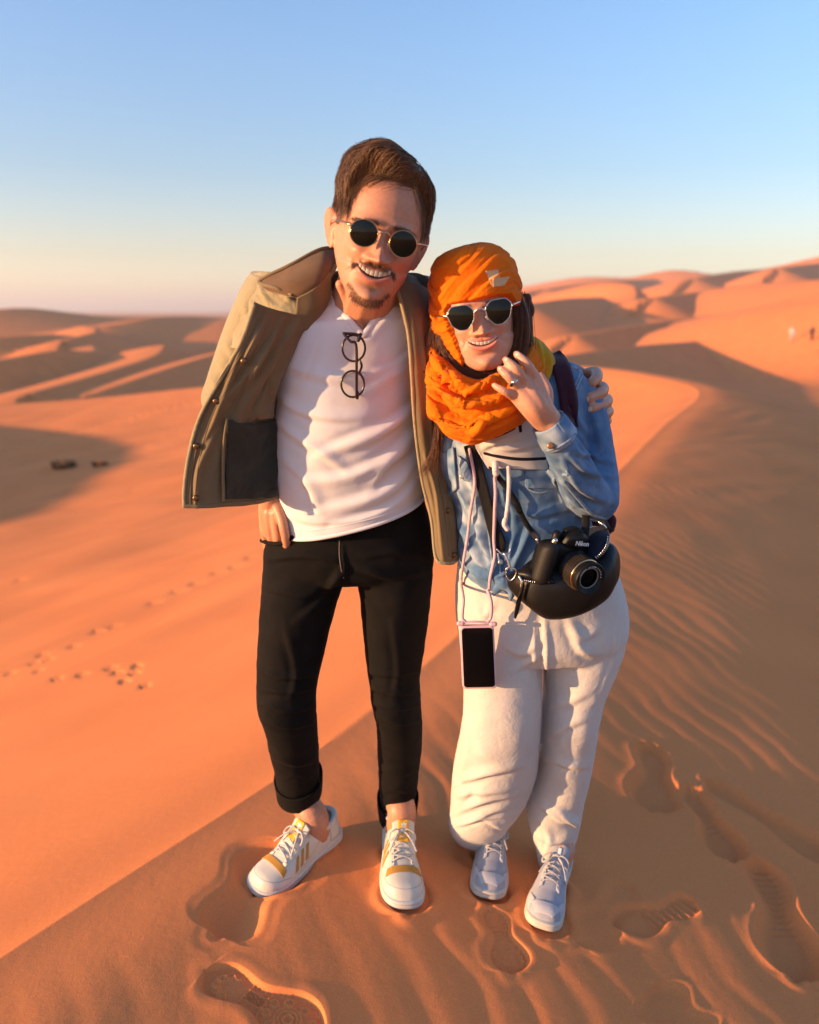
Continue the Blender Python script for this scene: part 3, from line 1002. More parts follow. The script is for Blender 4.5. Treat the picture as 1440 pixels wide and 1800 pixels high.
def teeth(head, parent, male):
    c = .0285 if male else .0270
    rows = []
    xs = np.linspace(-c * .93, c * .93, 90)
    for k, v in enumerate(np.linspace(0, 1, 9)):
        u = np.abs(xs) / c
        top = -.0505 + .0030 * u ** 2
        bot = top - ((.0126 if male else .0108) - .0085 * u ** 2.2)
        w = .0066 - .0014 * u
        ph = (np.abs(xs) % .0072) / .0072
        gap = np.minimum(ph, 1 - ph)
        yy = top + (bot - top) * v + np.where(gap < .12, .0012 * v ** 4, 0)
        zz = .0846 - 6.0 * xs ** 2 + .0012 * np.sin(v * math.pi * .8) - .0022 * np.exp(-(gap / .09) ** 2)
        rows.append(np.stack([xs, yy, zz + (.0005 if male else 0)], -1))
    G = head.W(np.array(rows).reshape(-1, 3)).reshape(9, 90, 3)
    return obj('teeth', shell(G, .002), M_TEETH, parent)

def ear_geo(head, s, sc_=1.0):
    """s = -1 the picture's left, +1 its right"""
    th = np.linspace(0, 2 * math.pi, 25)[:-1]
    o = np.array([s * .0765, -.008, -.012])
    a = unit(np.array([s * .55, .06, -.83])); b = unit(np.array([s * .10, 1, -.18])); n = unit(np.cross(a, b)) 
    def pt(u, v, w=0): return o + (a * u + b * v + n * w) * sc_
    outline = [(-.004, .024), (.006, .031), (.018, .031), (.026, .022), (.026, .008), (.021, -.006), (.014, -.018), (.007, -.028), (-.001, -.030), (-.004, -.018)]
    rim = head.W(np.array([pt(u, v) for u, v in outline]))
    anti = head.W(np.array([pt(u, v) for u, v in [(.008, .021), (.016, .018), (.017, .004), (.010, -.012), (.001, -.018)]]))
    plate = []
    for k in np.linspace(0.02, 0.98, 14):
        pass
    O = np.array(outline + [outline[0]])
    O = spline(O, 40)
    cen = O.mean(0)
    rings = []
    for w in (-.0022, .0022):
        for q in ((.3, 1.0) if w < 0 else (1.0, .3)):
            rings.append(head.W(np.array([pt(*(cen + (p - cen) * q), w) for p in O])))
    pl = ring_loft(np.array(rings))
    return [tube(rim, .0032, 60, 8), tube(anti, .0026, 30, 8), pl, tube(head.W(np.array([pt(-.006, .004), pt(.000, -.004), pt(.001, -.010)])), .0040, 10, 8)]

def finger(pts, r, parent=None):
    return tube(np.array(pts), r, (len(pts) - 1) * 7 + 1, 14)

def densify_front(V, F, head, lim):
    """twice the mesh density on the face"""
    import bmesh
    me = mesh_from('tmp', V, F)
    bm = bmesh.new(); bm.from_mesh(me); bpy.data.meshes.remove(me)
    Lp = head.L(V)
    ok = (np.abs(Lp[:, 0]) < .075) & (Lp[:, 1] > lim[0]) & (Lp[:, 1] < lim[1]) & (Lp[:, 2] > .010)
    es = [e for e in bm.edges if ok[e.verts[0].index] and ok[e.verts[1].index]]
    bmesh.ops.subdivide_edges(bm, edges=es, cuts=1, use_grid_fill=True, smooth=0)
    bmesh.ops.triangulate(bm, faces=[f for f in bm.faces if len(f.verts) > 4])
    V2 = np.array([v.co[:] for v in bm.verts])
    F2 = [[v.index for v in f.verts] for f in bm.faces]
    bm.free()
    return V2, F2

def nails(V, tips, col, base):
    """paint a paler nail round each fingertip point (point, direction the nail faces, radius)"""
    for p, r in tips:
        d = np.linalg.norm(V - np.asarray(p), axis=1)
        w = sstep(r, r * .75, d)[:, None]
        base[:] = base * (1 - w) + np.array(col) * w
    return base

def finish_body(name, geos, head, male, label, tone, lip, voxel=.0024, nail=(), extra=None):
    V, F = union(geos, voxel, 3)
    V, F = densify_front(V, F, head, (-.128, .075))
    N = vnormals(V, F)
    Lp = head.L(V)
    Nl = N @ head.M
    near = (np.abs(Lp[:, 0]) < .09) & (Lp[:, 1] > -.13) & (Lp[:, 1] < .14) & (Lp[:, 2] > -.02)
    new, mk = face_shape(Lp[near], Nl[near], male)
    # soften the joints of the fields
    Lp2 = Lp.copy(); Lp2[near] = new
    V2 = V.copy(); V2[near] = head.W(new)
    col = np.tile(np.array(tone), (len(V), 1))
    x, y = Lp[near, 0], Lp[near, 1]; ax = np.abs(x)
    c = col[near]
    red = np.clip(.55 * g2(ax, y, .044, -.038, .020, .018) + .6 * g2(x, y, 0, -.034, .012, .010), 0, 1)[:, None] * mk['front'][:, None]
    c = c * (1 - red) + c * np.array([1.03, .80, .76]) * red
    if male:
        st = male_beard(x, y, mk)[:, None] * (.34 + .32 * sstep(-.06, -.05, y))[:, None]
        c = c * (1 - st) + np.array([.10, .052, .030]) * st
        jaw = (sstep(-.045, -.075, y) * mk['front'] * .24)[:, None]
        c = c * (1 - jaw) + np.array([.28, .17, .12]) * jaw
    brow = (np.exp(-((y - .0165 - .004 * np.sin(ax / .05 * math.pi)) / .0038) ** 2) * sstep(.010, .016, ax) * sstep(.056, .046, ax) * mk['front'])[:, None] * .85
    c = c * (1 - brow) + np.array([.07, .035, .02]) * brow
    l = np.clip(mk['lip'] * 1.5, 0, 1)[:, None] * .9
    c = c * (1 - l) + np.array(lip) * l
    i = mk['inside'][:, None]
    c = c * (1 - i) + np.array([.05, .010, .008]) * i
    col[near] = c
    # the ears are a little redder
    er = (sstep(.074, .082, np.abs(Lp[:, 0])) * (np.abs(Lp[:, 1]) < .06) * (np.abs(Lp[:, 2]) < .06))[:, None] * .6
    col = col * (1 - er) + col * np.array([1.05, .72, .66]) * er
    for p, r in nail:
        d = np.linalg.norm(V2 - p, axis=1)
        w = sstep(r, r * .7, d)[:, None]
        col = col * (1 - w) + np.array([.74, .50, .42]) * w
    o = obj(name, (V2, F), M_SKIN)
    set_col(o, 'tone', col)
    o['label'] = label; o['category'] = 'person'
    return o, V2, F, mk, near

def male_beard(x, y, mk):
    ax = np.abs(x)
    mous = np.exp(-((y + .0462 + .009 * (ax / .036) ** 2.2) / .0046) ** 2) * sstep(.041, .034, ax) * (.55 + .45 * sstep(0, .006, ax))
    soul = g2(x, y, 0, -.0825, .0060, .0050) * .9
    chin = sstep(-.0985, -.106, y) * sstep(.046, .030, ax) * .8
    ring = np.exp(-((np.hypot(ax, (y + .066)) - .0400) / .0042) ** 2) * sstep(-.078, -.090, y) * .7
    mous = mous * 1.0
    return np.clip(np.maximum.reduce([mous, soul, chin, ring]), 0, 1) * np.clip(mk['front'] * 1.2, 0, 1) * (1 - mk['inside']) * (1 - .6 * np.clip(mk['lip'], 0, 1))
# ------------------------------------------------------------------ the man
M_SHIRT = cloth('white_cotton', (0.68, 0.665, 0.685), (0.645, 0.63, 0.65), 9, .9, 900, .10, .1, fleck=.25, crumple=.05, cscale=55)
M_JEANS = cloth('black_denim', (0.0080, 0.0066, 0.0060), (0.0045, 0.0038, 0.0035), 22, .9, 1100, .3, .0)
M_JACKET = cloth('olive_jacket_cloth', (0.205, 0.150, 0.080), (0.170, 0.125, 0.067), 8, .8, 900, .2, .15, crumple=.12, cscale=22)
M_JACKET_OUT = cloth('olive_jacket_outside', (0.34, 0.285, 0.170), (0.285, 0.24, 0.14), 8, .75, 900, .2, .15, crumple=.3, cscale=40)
M_LINING = cloth('dark_lining', (0.045, 0.050, 0.038), (0.030, 0.032, 0.026), 10, .6, 700, .2, .1, crumple=.3)
M_COLLAR = cloth('brown_corduroy_collar', (0.155, 0.088, 0.046), (0.12, 0.068, 0.036), 14, .9, 1200, .3, .3)
M_SNAP = plain('antique_brass', (0.16, 0.10, 0.055), .35, .5, .9)
M_STITCH = plain('thread', (0.20, 0.14, 0.08), .8, .2)

HM = Head((673, 418), 1.435, -14.5, 9, 4, 1.02, 1.0, 1.0)
TONE_M = (0.50, 0.232, 0.138)

def px_tube(pts, rpx, flat=1.0, m=None, ns=14, up=None):
    q = [P(a, b, c) for a, b, c in pts]
    r = np.broadcast_to(np.asarray(rpx, float), (len(pts),))
    rr = [rp * pxs(a, b, c) for rp, (a, b, c) in zip(r, pts)]
    return tube(np.array(q), rr, m, ns, flat, up)

man_geos = [HM.loft()]
for s in (-1, 1): man_geos += ear_geo(HM, s, 1.0)
man_geos += [
    # neck, the hidden trunk, arms and legs that carry the visible hands and ankles
    px_tube([(668, 455, 1.54), (650, 500, 1.565), (636, 545, 1.60), (632, 600, 1.64)], [56, 57, 60, 70]),
    px_tube([(578, 560, 1.635), (634, 566, 1.612), (696, 566, 1.635)], [36, 58, 36]),
    px_tube([(634, 600, 1.635), (620, 720, 1.66), (612, 860, 1.69), (612, 960, 1.71)], [70, 66, 66, 66], .9),
    px_tube([(480, 550, 1.64), (440, 640, 1.67), (424, 745, 1.67), (455, 840, 1.655), (475, 878, 1.645)], [30, 30, 26, 21, 18]),
    px_tube([(720, 560, 1.65), (845, 625, 1.82), (945, 682, 1.85), (1004, 694, 1.81), (1036, 704, 1.745)], [30, 28, 24, 20, 20]),
    px_tube([(540, 980, 1.71), (508, 1200, 1.69), (522, 1380, 1.80)], [30, 26, 26]), tube(np.array([P(522, 1380, 1.80), P(533, 1408, 1.815), ankle(SHOE_MR, .105, .26), ankle(SHOE_MR, .05, .26)]), [.037, .036, .036, .036], 24, 18),
    px_tube([(690, 980, 1.71), (690, 1200, 1.72), (698, 1400, 1.86)], [30, 26, 26]), tube(np.array([P(698, 1400, 1.86), ankle(SHOE_ML, .11, .25), ankle(SHOE_ML, .05, .25)]), [.037, .036, .036], 24, 18),
    px_tube([(612, 950, 1.71), (545, 985, 1.71)], 34), px_tube([(612, 950, 1.71), (690, 985, 1.71)], 34),
    # neck muscles and collar bones
    px_tube([(598, 500, 1.53), (618, 545, 1.545), (636, 580, 1.545)], [9, 9, 7]),
    px_tube([(588, 540, 1.565), (610, 565, 1.556), (632, 584, 1.550)], [6, 7, 7]),
    px_tube([(690, 545, 1.57), (668, 565, 1.556), (642, 584, 1.550)], [6, 7, 7]),
    # his hand in the pocket
    px_tube([(474, 876, 1.645), (476, 905, 1.650), (481, 932, 1.655)], [19, 22, 21], .55, ns=18, up=(0, -1, 0)),
    px_tube([(463, 905, 1.660), (465, 930, 1.668), (469, 952, 1.682), (476, 990, 1.72)], [8.6, 8.8, 8.2, 8]),
    px_tube([(473, 902, 1.640), (475, 930, 1.650), (479, 952, 1.662), (486, 990, 1.71)], [9, 9.2, 8.4, 8]),
    px_tube([(483, 902, 1.634), (487, 930, 1.636), (490, 952, 1.646), (494, 990, 1.70)], [9, 9.2, 8.4, 8]),
    px_tube([(486, 886, 1.640), (495, 910, 1.622), (500, 932, 1.614), (504, 954, 1.626), (506, 980, 1.68)], [11, 9.6, 8.8, 8.2, 7]),
]
# his other hand lies on her shoulder from behind: four fingers curl over the sleeve, the thumb behind
hand2 = [
    ([(1018, 662, 1.765), (1045, 655, 1.72), (1049, 664, 1.665), (1040, 673, 1.635)], [11, 11, 10.5, 9]),
    ([(1022, 690, 1.765), (1056, 681, 1.71), (1056, 690, 1.652), (1034, 700, 1.612)], [11, 11.5, 11, 9.5]),
    ([(1026, 710, 1.765), (1064, 702, 1.71), (1062, 710, 1.652), (1039, 718, 1.612)], [11, 11, 10.5, 9.2]),
    ([(1030, 728, 1.765), (1066, 722, 1.71), (1066, 727, 1.655), (1049, 733, 1.622)], [10, 10, 9.8, 8.6]),
    ([(1034, 742, 1.765), (1064, 738, 1.72), (1066, 742, 1.675), (1058, 748, 1.650)], [8.5, 8.5, 8.2, 7.4]),
]
for pts, r in hand2: man_geos.append(px_tube(pts, r))
man_geos.append(px_tube([(1010, 655, 1.79), (1025, 690, 1.78), (1034, 735, 1.765)], [20, 24, 20], .6))
man_geos.append(px_tube([(1008, 668, 1.78), (1012, 650, 1.755), (1020, 652, 1.735)], [10, 9, 8]))
man_geos.append(px_tube([(1044, 680, 1.69), (1052, 712, 1.69), (1053, 738, 1.695)], [12, 13, 9], .8))
mnails = [(P(1036, 675, 1.62), .0065), (P(1030, 703, 1.602), .0070), (P(1036, 720, 1.602), .0070), (P(1046, 735, 1.613), .0062), (P(1056, 750, 1.642), .0052)]
man, mV, mF, mmk, mnear = finish_body('person', man_geos, HM, True,
    'man in sunglasses with open olive jacket, white tee, black jeans and moustache', TONE_M, (0.50, 0.18, 0.14), nail=mnails)
teeth(HM, man, True)

# beard and brows as short hairs
def short_hairs(name, head, V, near_idx, dens, n, length, rad, mat, parent, down=(0, -1, .35)):
    w = np.clip(dens, 0, None); w = w / w.sum()
    pick = rng.choice(near_idx, n, p=w)
    N = vnormals(mV, mF)[pick] if V is mV else vnormals(wV, wF)[pick]
    p0 = V[pick] + rng.normal(size=(n, 3)) * .0006
    dv = head.dirW(np.array(down, float)[None] + rng.normal(size=(n, 3)) * .35)
    dv = unit(dv + N * .55)
    ln = length * rng.uniform(.6, 1.2, n)
    k = np.linspace(0, 1, 4)
    path = p0[:, None] + dv[:, None] * (ln[:, None] * k[None])[..., None] + head.dirW(np.array([0, -1, 0.]))[None, None] * (ln[:, None] * k[None] ** 2 * .35)[..., None]
    return strands(name, path, rad, mat, parent)
Lm = HM.L(mV); idx = np.nonzero(mnear)[0]
bd = male_beard(Lm[idx, 0], Lm[idx, 1], mmk)
short_hairs('beard', HM, mV, idx, np.where(bd > .2, bd * (1 + 1.3 * sstep(-.062, -.052, Lm[idx, 1])), 0), 1400, .0056, .00018, M_BEARD, man)
bx, by = np.abs(Lm[idx, 0]), Lm[idx, 1]
bw = np.exp(-((by - .0165 - .004 * np.sin(bx / .05 * math.pi)) / .003) ** 2) * (bx > .012) * (bx < .054) * mmk['front']
short_hairs('eyebrow', HM, mV, idx, np.where(bw > .3, bw, 0), 500, .007, .0002, M_HAIR_M, man, (0.2, .2, .2))

# hair: short at the sides, long on top and combed across
def hairline(q):
    x, y, z = q[:, 0], q[:, 1], q[:, 2]
    front = .088 + .003 * np.cos(x / .03) - 39 * np.maximum(np.abs(x - .004) - .045, 0) ** 2
    side = -.004 + 0 * x
    back = -.070 + 0 * x
    w = sstep(.055, .012, z)
    yh = front * (1 - w) + side * w
    w2 = sstep(-.022, -.045, z)
    return yh * (1 - w2) + back * w2
def hair_thick(q):
    x, y, z = q[:, 0], q[:, 1], q[:, 2]
    m = sstep(-.006, .008, y - hairline(q))
    top = sstep(.035, .095, y)
    t = .0012 + .0018 * sstep(.02, .05, y) + top * (.012 + .018 * np.exp(-((x + .028) / .036) ** 2)) + .008 * sstep(.06, .085, y) * sstep(.01, .06, z)
    t = t + sstep(.03, .07, y) * (.008 * sstep(-.040, -.065, x) + .001 * sstep(.045, .065, x))
    t = t * (1 + .18 * noise(q * np.array([1, 1, 1.0]), 46))
    return np.where(m > 0, t * m - .008 * (1 - m), -.008)
hD, hV, hF = HM.cap(hair_thick, 100, 170, -.72)
hair = obj('hair', (HM.W(hV), hF), M_HAIR_M, man)

def cap_r(head, thick, D):
    D = unit(D); r = head.radius(D); q = head.C + D * r[:, None]
    return q, r, thick(q)
n = 5200
D = unit(rng.normal(size=(n * 4, 3)) * np.array([1, .9, 1]) + np.array([0, .55, .1]))
q, r, t = cap_r(HM, hair_thick, D)
keep = (q[:, 1] - hairline(q) > .002) & (q[:, 1] > .040)
D = D[keep][:n]; q = q[keep][:n]
n = len(D)
p = D.copy(); paths = []
K = 11
lift0 = rng.uniform(0, 1, n)
step = np.where(q[:, 1] > .055, rng.uniform(.0050, .0082, n), .0022)
for k in range(K):
    qq, rr, tt = cap_r(HM, hair_thick, p)
    paths.append(HM.C + p * (rr + np.maximum(tt, .002) + (-.003 + .009 * lift0 ** 1.5) + .007 * lift0 * (k / K) ** 2)[:, None])
    pos = qq
    # combed from the parting on the picture's right over to its left, falling forward over the temple
    right = sstep(.018, .040, pos[:, 0])[:, None]
    dl = np.array([-1.0, -.22, .22]) + 0 * pos
    dr = np.array([.85, -.75, .10]) + 0 * pos
    fl = dl * (1 - right) + dr * right
    fr = sstep(.02, .06, pos[:, 2])[:, None] * (1 - right)
    fl = fl + fr * np.array([-.3, .30, -.10])
    lo = sstep(-.045, -.068, pos[:, 0])[:, None]
    fl = fl * (1 - lo) + np.array([-.10, -1, .55]) * lo
    jit = np.stack([noise(q, 60, 1.5), noise(q, 60, 5.5), noise(q, 60, 8.5)], -1) * 1.5
    fl = fl + jit
    fl = fl - p * (fl * p).sum(1)[:, None]
    p = unit(p + unit(fl) * (step / .11)[:, None])
strands('hair_strand', HM.W(np.array(paths).transpose(1, 0, 2).reshape(-1, 3)).reshape(n, K, 3)[: n * 2 // 3], .00045, M_HAIR_M, hair)
strands('hair_strand', HM.W(np.array(paths).transpose(1, 0, 2).reshape(-1, 3)).reshape(n, K, 3)[n * 2 // 3:], .00045, hair_material('light_brown_hair', (0.12, 0.06, 0.028), (0.26, 0.14, 0.065)), hair)

# --- white tee
TEE = [(560, 492, 712, 498, 1.615, .12), (520, 515, 742, 518, 1.625, .165), (470, 548, 757, 548, 1.635, .20), (468, 600, 746, 600, 1.64, .225), (481, 680, 733, 678, 1.65, .235),
       (482, 760, 737, 752, 1.66, .232), (484, 840, 741, 806, 1.675, .228), (491, 895, 744, 842, 1.69, .228), (500, 930, 745, 868, 1.695, .232)]
V, F = loft(TEE, 170, 200, 2.25, cap=False)
V = wrinkle(V, F, .0035, 9, (1, 1, .55), 2.0)
V = creases(V, F, [
    ([(742, 700), (690, 745), (620, 775), (560, 800)], 11, 0.0067), ([(742, 745), (690, 800), (610, 838), (530, 845)], 12, 0.0075),
    ([(745, 790), (700, 850), (640, 880), (560, 900)], 13, 0.0075), ([(744, 825), (712, 872), (660, 905), (590, 925)], 11, 0.0067),
    ([(485, 690), (520, 720), (580, 735), (640, 735)], 9, 0.0053), ([(484, 735), (515, 765), (570, 800), (610, 830)], 9, 0.0060),
    ([(500, 640), (540, 655), (600, 668), (680, 660)], 12, 0.0037), ([(730, 640), (690, 660), (640, 690)], 10, 0.0045),
    ([(735, 610), (700, 640), (660, 655)], 9, 0.0037), ([(490, 800), (540, 850), (560, 900)], 10, 0.0045),
    ([(580, 520), (600, 560), (632, 600)], 8, 0.0023), ([(700, 530), (670, 570), (642, 600)], 8, 0.0023),
    ([(520, 690), (545, 640), (560, 590)], 10, 0.0030), ([(655, 860), (680, 820), (715, 790)], 9, 0.0053),
    ([(500, 905), (560, 918), (640, 910)], 9, 0.0037), ([(610, 790), (660, 770), (715, 730)], 9, 0.0045)])
V = smooth(V, F, 1)
# the neck opening is a V
qx, qy = proj(V); N = vnormals(V, F)
vneck = [(556, 470), (572, 506), (598, 545), (620, 570), (637, 590), (652, 572), (674, 545), (690, 520), (702, 492)]
def in_poly(x, y, poly):
    c = np.zeros(len(x), bool); j = len(poly) - 1
    for i in range(len(poly)):
        (xi, yi), (xj, yj) = poly[i], poly[j]
        cond = ((yi > y) != (yj > y)) & (x < (xj - xi) * (y - yi) / (yj - yi + 1e-12) + xi)
        c ^= cond; j = i
    return c
hole = in_poly(qx, qy, vneck + [(702, 440), (556, 440)]) & (V[:, 1] < 1.66)
Fk = [f for f in F if not (hole[f[0]] and hole[f[1]] and hole[f[2]] and hole[f[-1]])]
tee = obj('t_shirt', (V, Fk), M_SHIRT, man)
def on_surface(V, N, pts, out=.003, facing=True):
    """lay pixel points on the camera side of a mesh"""
    qx, qy = proj(V)
    view = unit(np.array([0, 0, CAM_H]) - V)
    ok = np.nonzero((N * view).sum(1) > 0.05)[0]
    res = []
    for a, b in pts:
        d = (qx[ok] - a) ** 2 + (qy[ok] - b) ** 2
        k = np.argsort(d)[:6]
        w = 1 / (d[k] + 4); Yv = (V[ok[k], 1] * w).sum() / w.sum(); Nv = unit((N[ok[k]] * w[:, None]).sum(0))
        p = P(a, b, Yv)
        res.append(p + Nv * out)
    return np.array(res)
vb = on_surface(V, N, spline(np.array(vneck, float), 30), .001)
kk = int(np.argmin(vb[:, 2]))
for a_, b_ in ((0, kk), (kk, len(vb) - 1)):
    for _ in range(8): vb[a_ + 1:b_] = (vb[a_:b_ - 1] + vb[a_ + 2:b_ + 1] + 2 * vb[a_ + 1:b_]) / 4
obj('neckband', tube(vb, .0062, 60, 10, .45, up=(0, -1, 0)), M_SHIRT, tee)
hem = V.reshape(170, 200, 3)[-1]
obj('hem', tube(np.vstack([hem, hem[:2]]), .0040, 260, 8), M_SHIRT, tee)
hem2 = V.reshape(170, 200, 3)[-9]; hn = N.reshape(170, 200, 3)[-9]
obj('hem_stitch', tube(np.vstack([hem2, hem2[:2]]) + np.vstack([hn, hn[:2]]) * .0002, .0008, 260, 6), M_SHIRT, tee)

# --- black jeans, one continuous garment
pel = loft([(492, 878, 738, 850, 1.695, .175), (480, 915, 752, 900, 1.70, .195), (466, 957, 763, 950, 1.705, .216), (464, 992, 762, 992, 1.71, .20), (474, 1008, 752, 1008, 1.712, .15)], 40, 60, 2.3)
rl = loft([(466, 940, 608, 950, 1.71, .17), (462, 1010, 606, 1010, 1.71, .185), (456, 1095, 583, 1095, 1.705, .175), (453, 1160, 568, 1160, 1.695, .16), (452, 1205, 558, 1205, 1.69, .150),
           (453, 1240, 556, 1240, 1.695, .145), (464, 1268, 557, 1268, 1.71, .135), (473, 1310, 560, 1310, 1.75, .128), (483, 1350, 561, 1350, 1.795, .122), (489, 1391, 562, 1387, 1.828, .118)], 60, 40, 2.1)
ll = loft([(622, 940, 762, 950, 1.71, .17), (628, 1010, 761, 1010, 1.712, .185), (637, 1093, 753, 1093, 1.715, .175), (643, 1160, 743, 1160, 1.715, .158), (648, 1193, 738, 1193, 1.715, .150),
           (653, 1232, 740, 1232, 1.725, .142), (662, 1277, 743, 1277, 1.755, .132), (664, 1330, 740, 1330, 1.81, .126), (667, 1390, 732, 1390, 1.868, .120), (669, 1427, 728, 1425, 1.888, .118)], 60, 40, 2.1)
V, F = union([pel, rl, ll], .0045, 6)
V = wrinkle(V, F, .0022, 17, (1, 1, 1.7), 4.0)
V = creases(V, F, [([(500, 1100), (520, 1180), (510, 1230)], 9, .004), ([(690, 1090), (700, 1180), (690, 1230)], 9, .004),
    ([(455, 1180), (500, 1192), (556, 1184)], 6, .009), ([(452, 1212), (505, 1216), (556, 1208)], 6, .007), ([(455, 1236), (505, 1250), (558, 1238)], 6, .008), ([(465, 1268), (510, 1278), (558, 1268)], 6, .006),
    ([(640, 1180), (690, 1188), (740, 1176)], 6, .005), ([(646, 1208), (695, 1220), (740, 1214)], 6, .008), ([(655, 1236), (700, 1246), (742, 1236)], 6, .007), ([(664, 1262), (705, 1272), (742, 1264)], 6, .005),
    ([(466, 985), (530, 978), (592, 985)], 7, .006), ([(462, 1030), (530, 1048), (580, 1030), (606, 1005)], 8, .006), ([(600, 1000), (560, 1060), (520, 1090)], 9, .005),
    ([(630, 1000), (690, 1015), (752, 1005)], 8, .006), ([(640, 980), (700, 972), (758, 985)], 7, .005), ([(600, 955), (603, 985), (606, 1012)], 4, .004),
    ([(480, 1330), (520, 1345), (560, 1335)], 6, .004), ([(668, 1350), (700, 1362), (738, 1350)], 6, .004), ([(500, 1370), (525, 1362), (556, 1375)], 5, .003), ([(670, 1395), (700, 1388), (730, 1400)], 5, .003)])
jeans = obj('jeans', (V, F), M_JEANS, man)
JV, JF = V, F
def ring_at(V, F, ya, yb, xa, xb):
    pass
def cuff(secs, name):
    Vc, Fc = loft(secs, 10, 60, 2.1, cap=False)
    G = Vc.reshape(10, 60, 3); G = np.concatenate([G, G[:, :1]], 1)
    obj(name, shell(G, .004), M_JEANS, jeans)
cuff([(483, 1366, 566, 1362, 1.806, .126), (486, 1380, 566, 1376, 1.822, .126), (488, 1393, 565, 1389, 1.833, .124)], 'cuff')
cuff([(664, 1402, 735, 1400, 1.872, .126), (665, 1416, 733, 1414, 1.884, .126), (667, 1431, 730, 1429, 1.894, .124)], 'cuff')
JN = vnormals(V, F)
obj('fly_seam', tube(on_surface(V, JN, [(597, 950), (597, 975), (600, 1000), (604, 1016)], .0005), .0011, 30, 6), plain('pale_thread', (.16, .13, .11), .8, .2), jeans)
obj('pocket_edge', tube(on_surface(V, JN, [(465, 951), (480, 956), (500, 954), (516, 945)], .006), .0046, 30, 8), M_JEANS, jeans)

# --- open jacket: sleeve, front with its facing, collar, back, far front, far sleeve
jk = obj('jacket', sheet([[P(545, 470, 1.66), P(500, 500, 1.70), P(470, 560, 1.74)], [P(650, 490, 1.69), P(640, 560, 1.77), P(630, 640, 1.80)], [P(745, 510, 1.69), P(752, 560, 1.74), P(756, 640, 1.76)]], 30, 30, .004), M_JACKET_OUT, man)
# sleeve of the arm whose hand is in the pocket
V, F = loft([(442, 478, 560, 500, 1.640, .12), (424, 505, 532, 540, 1.645, .135), (404, 552, 500, 590, 1.655, .135), (384, 605, 480, 640, 1.665, .130), (366, 660, 462, 690, 1.672, .125), (354, 703, 455, 742, 1.672, .122), (372, 742, 462, 800, 1.665, .115), (406, 800, 474, 836, 1.655, .09), (432, 850, 478, 868, 1.645, .07)], 90, 60, 2.1)
V = wrinkle(V, F, .004, 13, (1, 1, .7), 1.0)
V = creases(V, F, [([(425, 530), (440, 560), (470, 580)], 8, .006), ([(395, 600), (420, 640), (450, 650)], 8, .006), ([(370, 665), (395, 690), (440, 690)], 7, .008), ([(360, 700), (400, 712), (450, 705)], 7, .008)])
obj('sleeve', (V, F), M_JACKET_OUT, jk)
# shoulder yoke over the sleeve head
yk = sheet([[P(560, 478, 1.585), P(510, 482, 1.575), P(462, 478, 1.60), P(434, 488, 1.64)], [P(545, 515, 1.548), P(500, 520, 1.545), P(455, 520, 1.570), P(421, 520, 1.62)],
            [P(520, 560, 1.535), P(480, 572, 1.540), P(440, 572, 1.57), P(412, 568, 1.61)], [P(478, 600, 1.545), P(450, 612, 1.548), P(424, 612, 1.57), P(400, 612, 1.61)]], 60, 60, .003)
V = creases(*yk, [([(450, 500), (470, 530), (500, 548)], 5, .005), ([(440, 530), (462, 558), (490, 570)], 5, .005), ([(432, 555), (448, 580), (470, 590)], 5, .004), ([(480, 492), (500, 520), (520, 532)], 5, .004)])
V = wrinkle(V, yk[1], .003, 40, (1, 1, 1), 3)
obj('yoke', (V, yk[1]), M_JACKET_OUT, jk)
# front, flung open so that its facing shows
def panel_grid(rows): return [[P(*c) for c in r] for r in rows]
front = panel_grid([[(a, b, c - (.075, .050, .022, .005, .0)[i]) for i, (a, b, c) in enumerate(r)] for r in [
    [(447, 530, 1.545), (470, 540, 1.535), (500, 548, 1.530), (532, 552, 1.535), (560, 530, 1.545)],
    [(424, 597, 1.545), (452, 600, 1.532), (484, 598, 1.528), (512, 600, 1.535), (532, 600, 1.550)],
    [(391, 657, 1.555), (420, 662, 1.540), (454, 664, 1.532), (482, 662, 1.545), (504, 655, 1.570)],
    [(350, 730, 1.570), (382, 735, 1.550), (420, 738, 1.540), (456, 732, 1.560), (486, 715, 1.600)],
    [(330, 800, 1.580), (362, 806, 1.560), (400, 812, 1.552), (444, 810, 1.580), (487, 800, 1.620)],
    [(322, 860, 1.585), (355, 864, 1.565), (398, 864, 1.560), (446, 860, 1.590), (488, 850, 1.630)],
    [(322, 893, 1.585), (356, 894, 1.566), (400, 890, 1.562), (448, 886, 1.592), (490, 876, 1.632)]]])
fs = sheet(front, 120, 80, .0025)
V = creases(*fs, [([(530, 560), (490, 620), (440, 700), (405, 770)], 14, .010), ([(512, 610), (480, 670), (440, 730)], 10, .010), ([(478, 660), (470, 700), (440, 735)], 9, .010), ([(440, 545), (410, 630), (360, 725), (332, 810)], 5, -.003), ([(400, 740), (396, 800), (393, 880)], 4, .005),
                  ([(480, 590), (440, 650), (400, 700)], 9, .009), ([(420, 620), (395, 690), (360, 780)], 7, .007), ([(380, 760), (350, 820), (345, 885)], 7, .006), ([(500, 560), (450, 640), (420, 720)], 6, .007), ([(465, 560), (420, 650)], 6, .006)])
V = wrinkle(V, fs[1], .003, 15, (1, 1, .6), 6)
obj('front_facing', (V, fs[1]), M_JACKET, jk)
FV, FF = V, fs[1]; FN = vnormals(FV, FF)
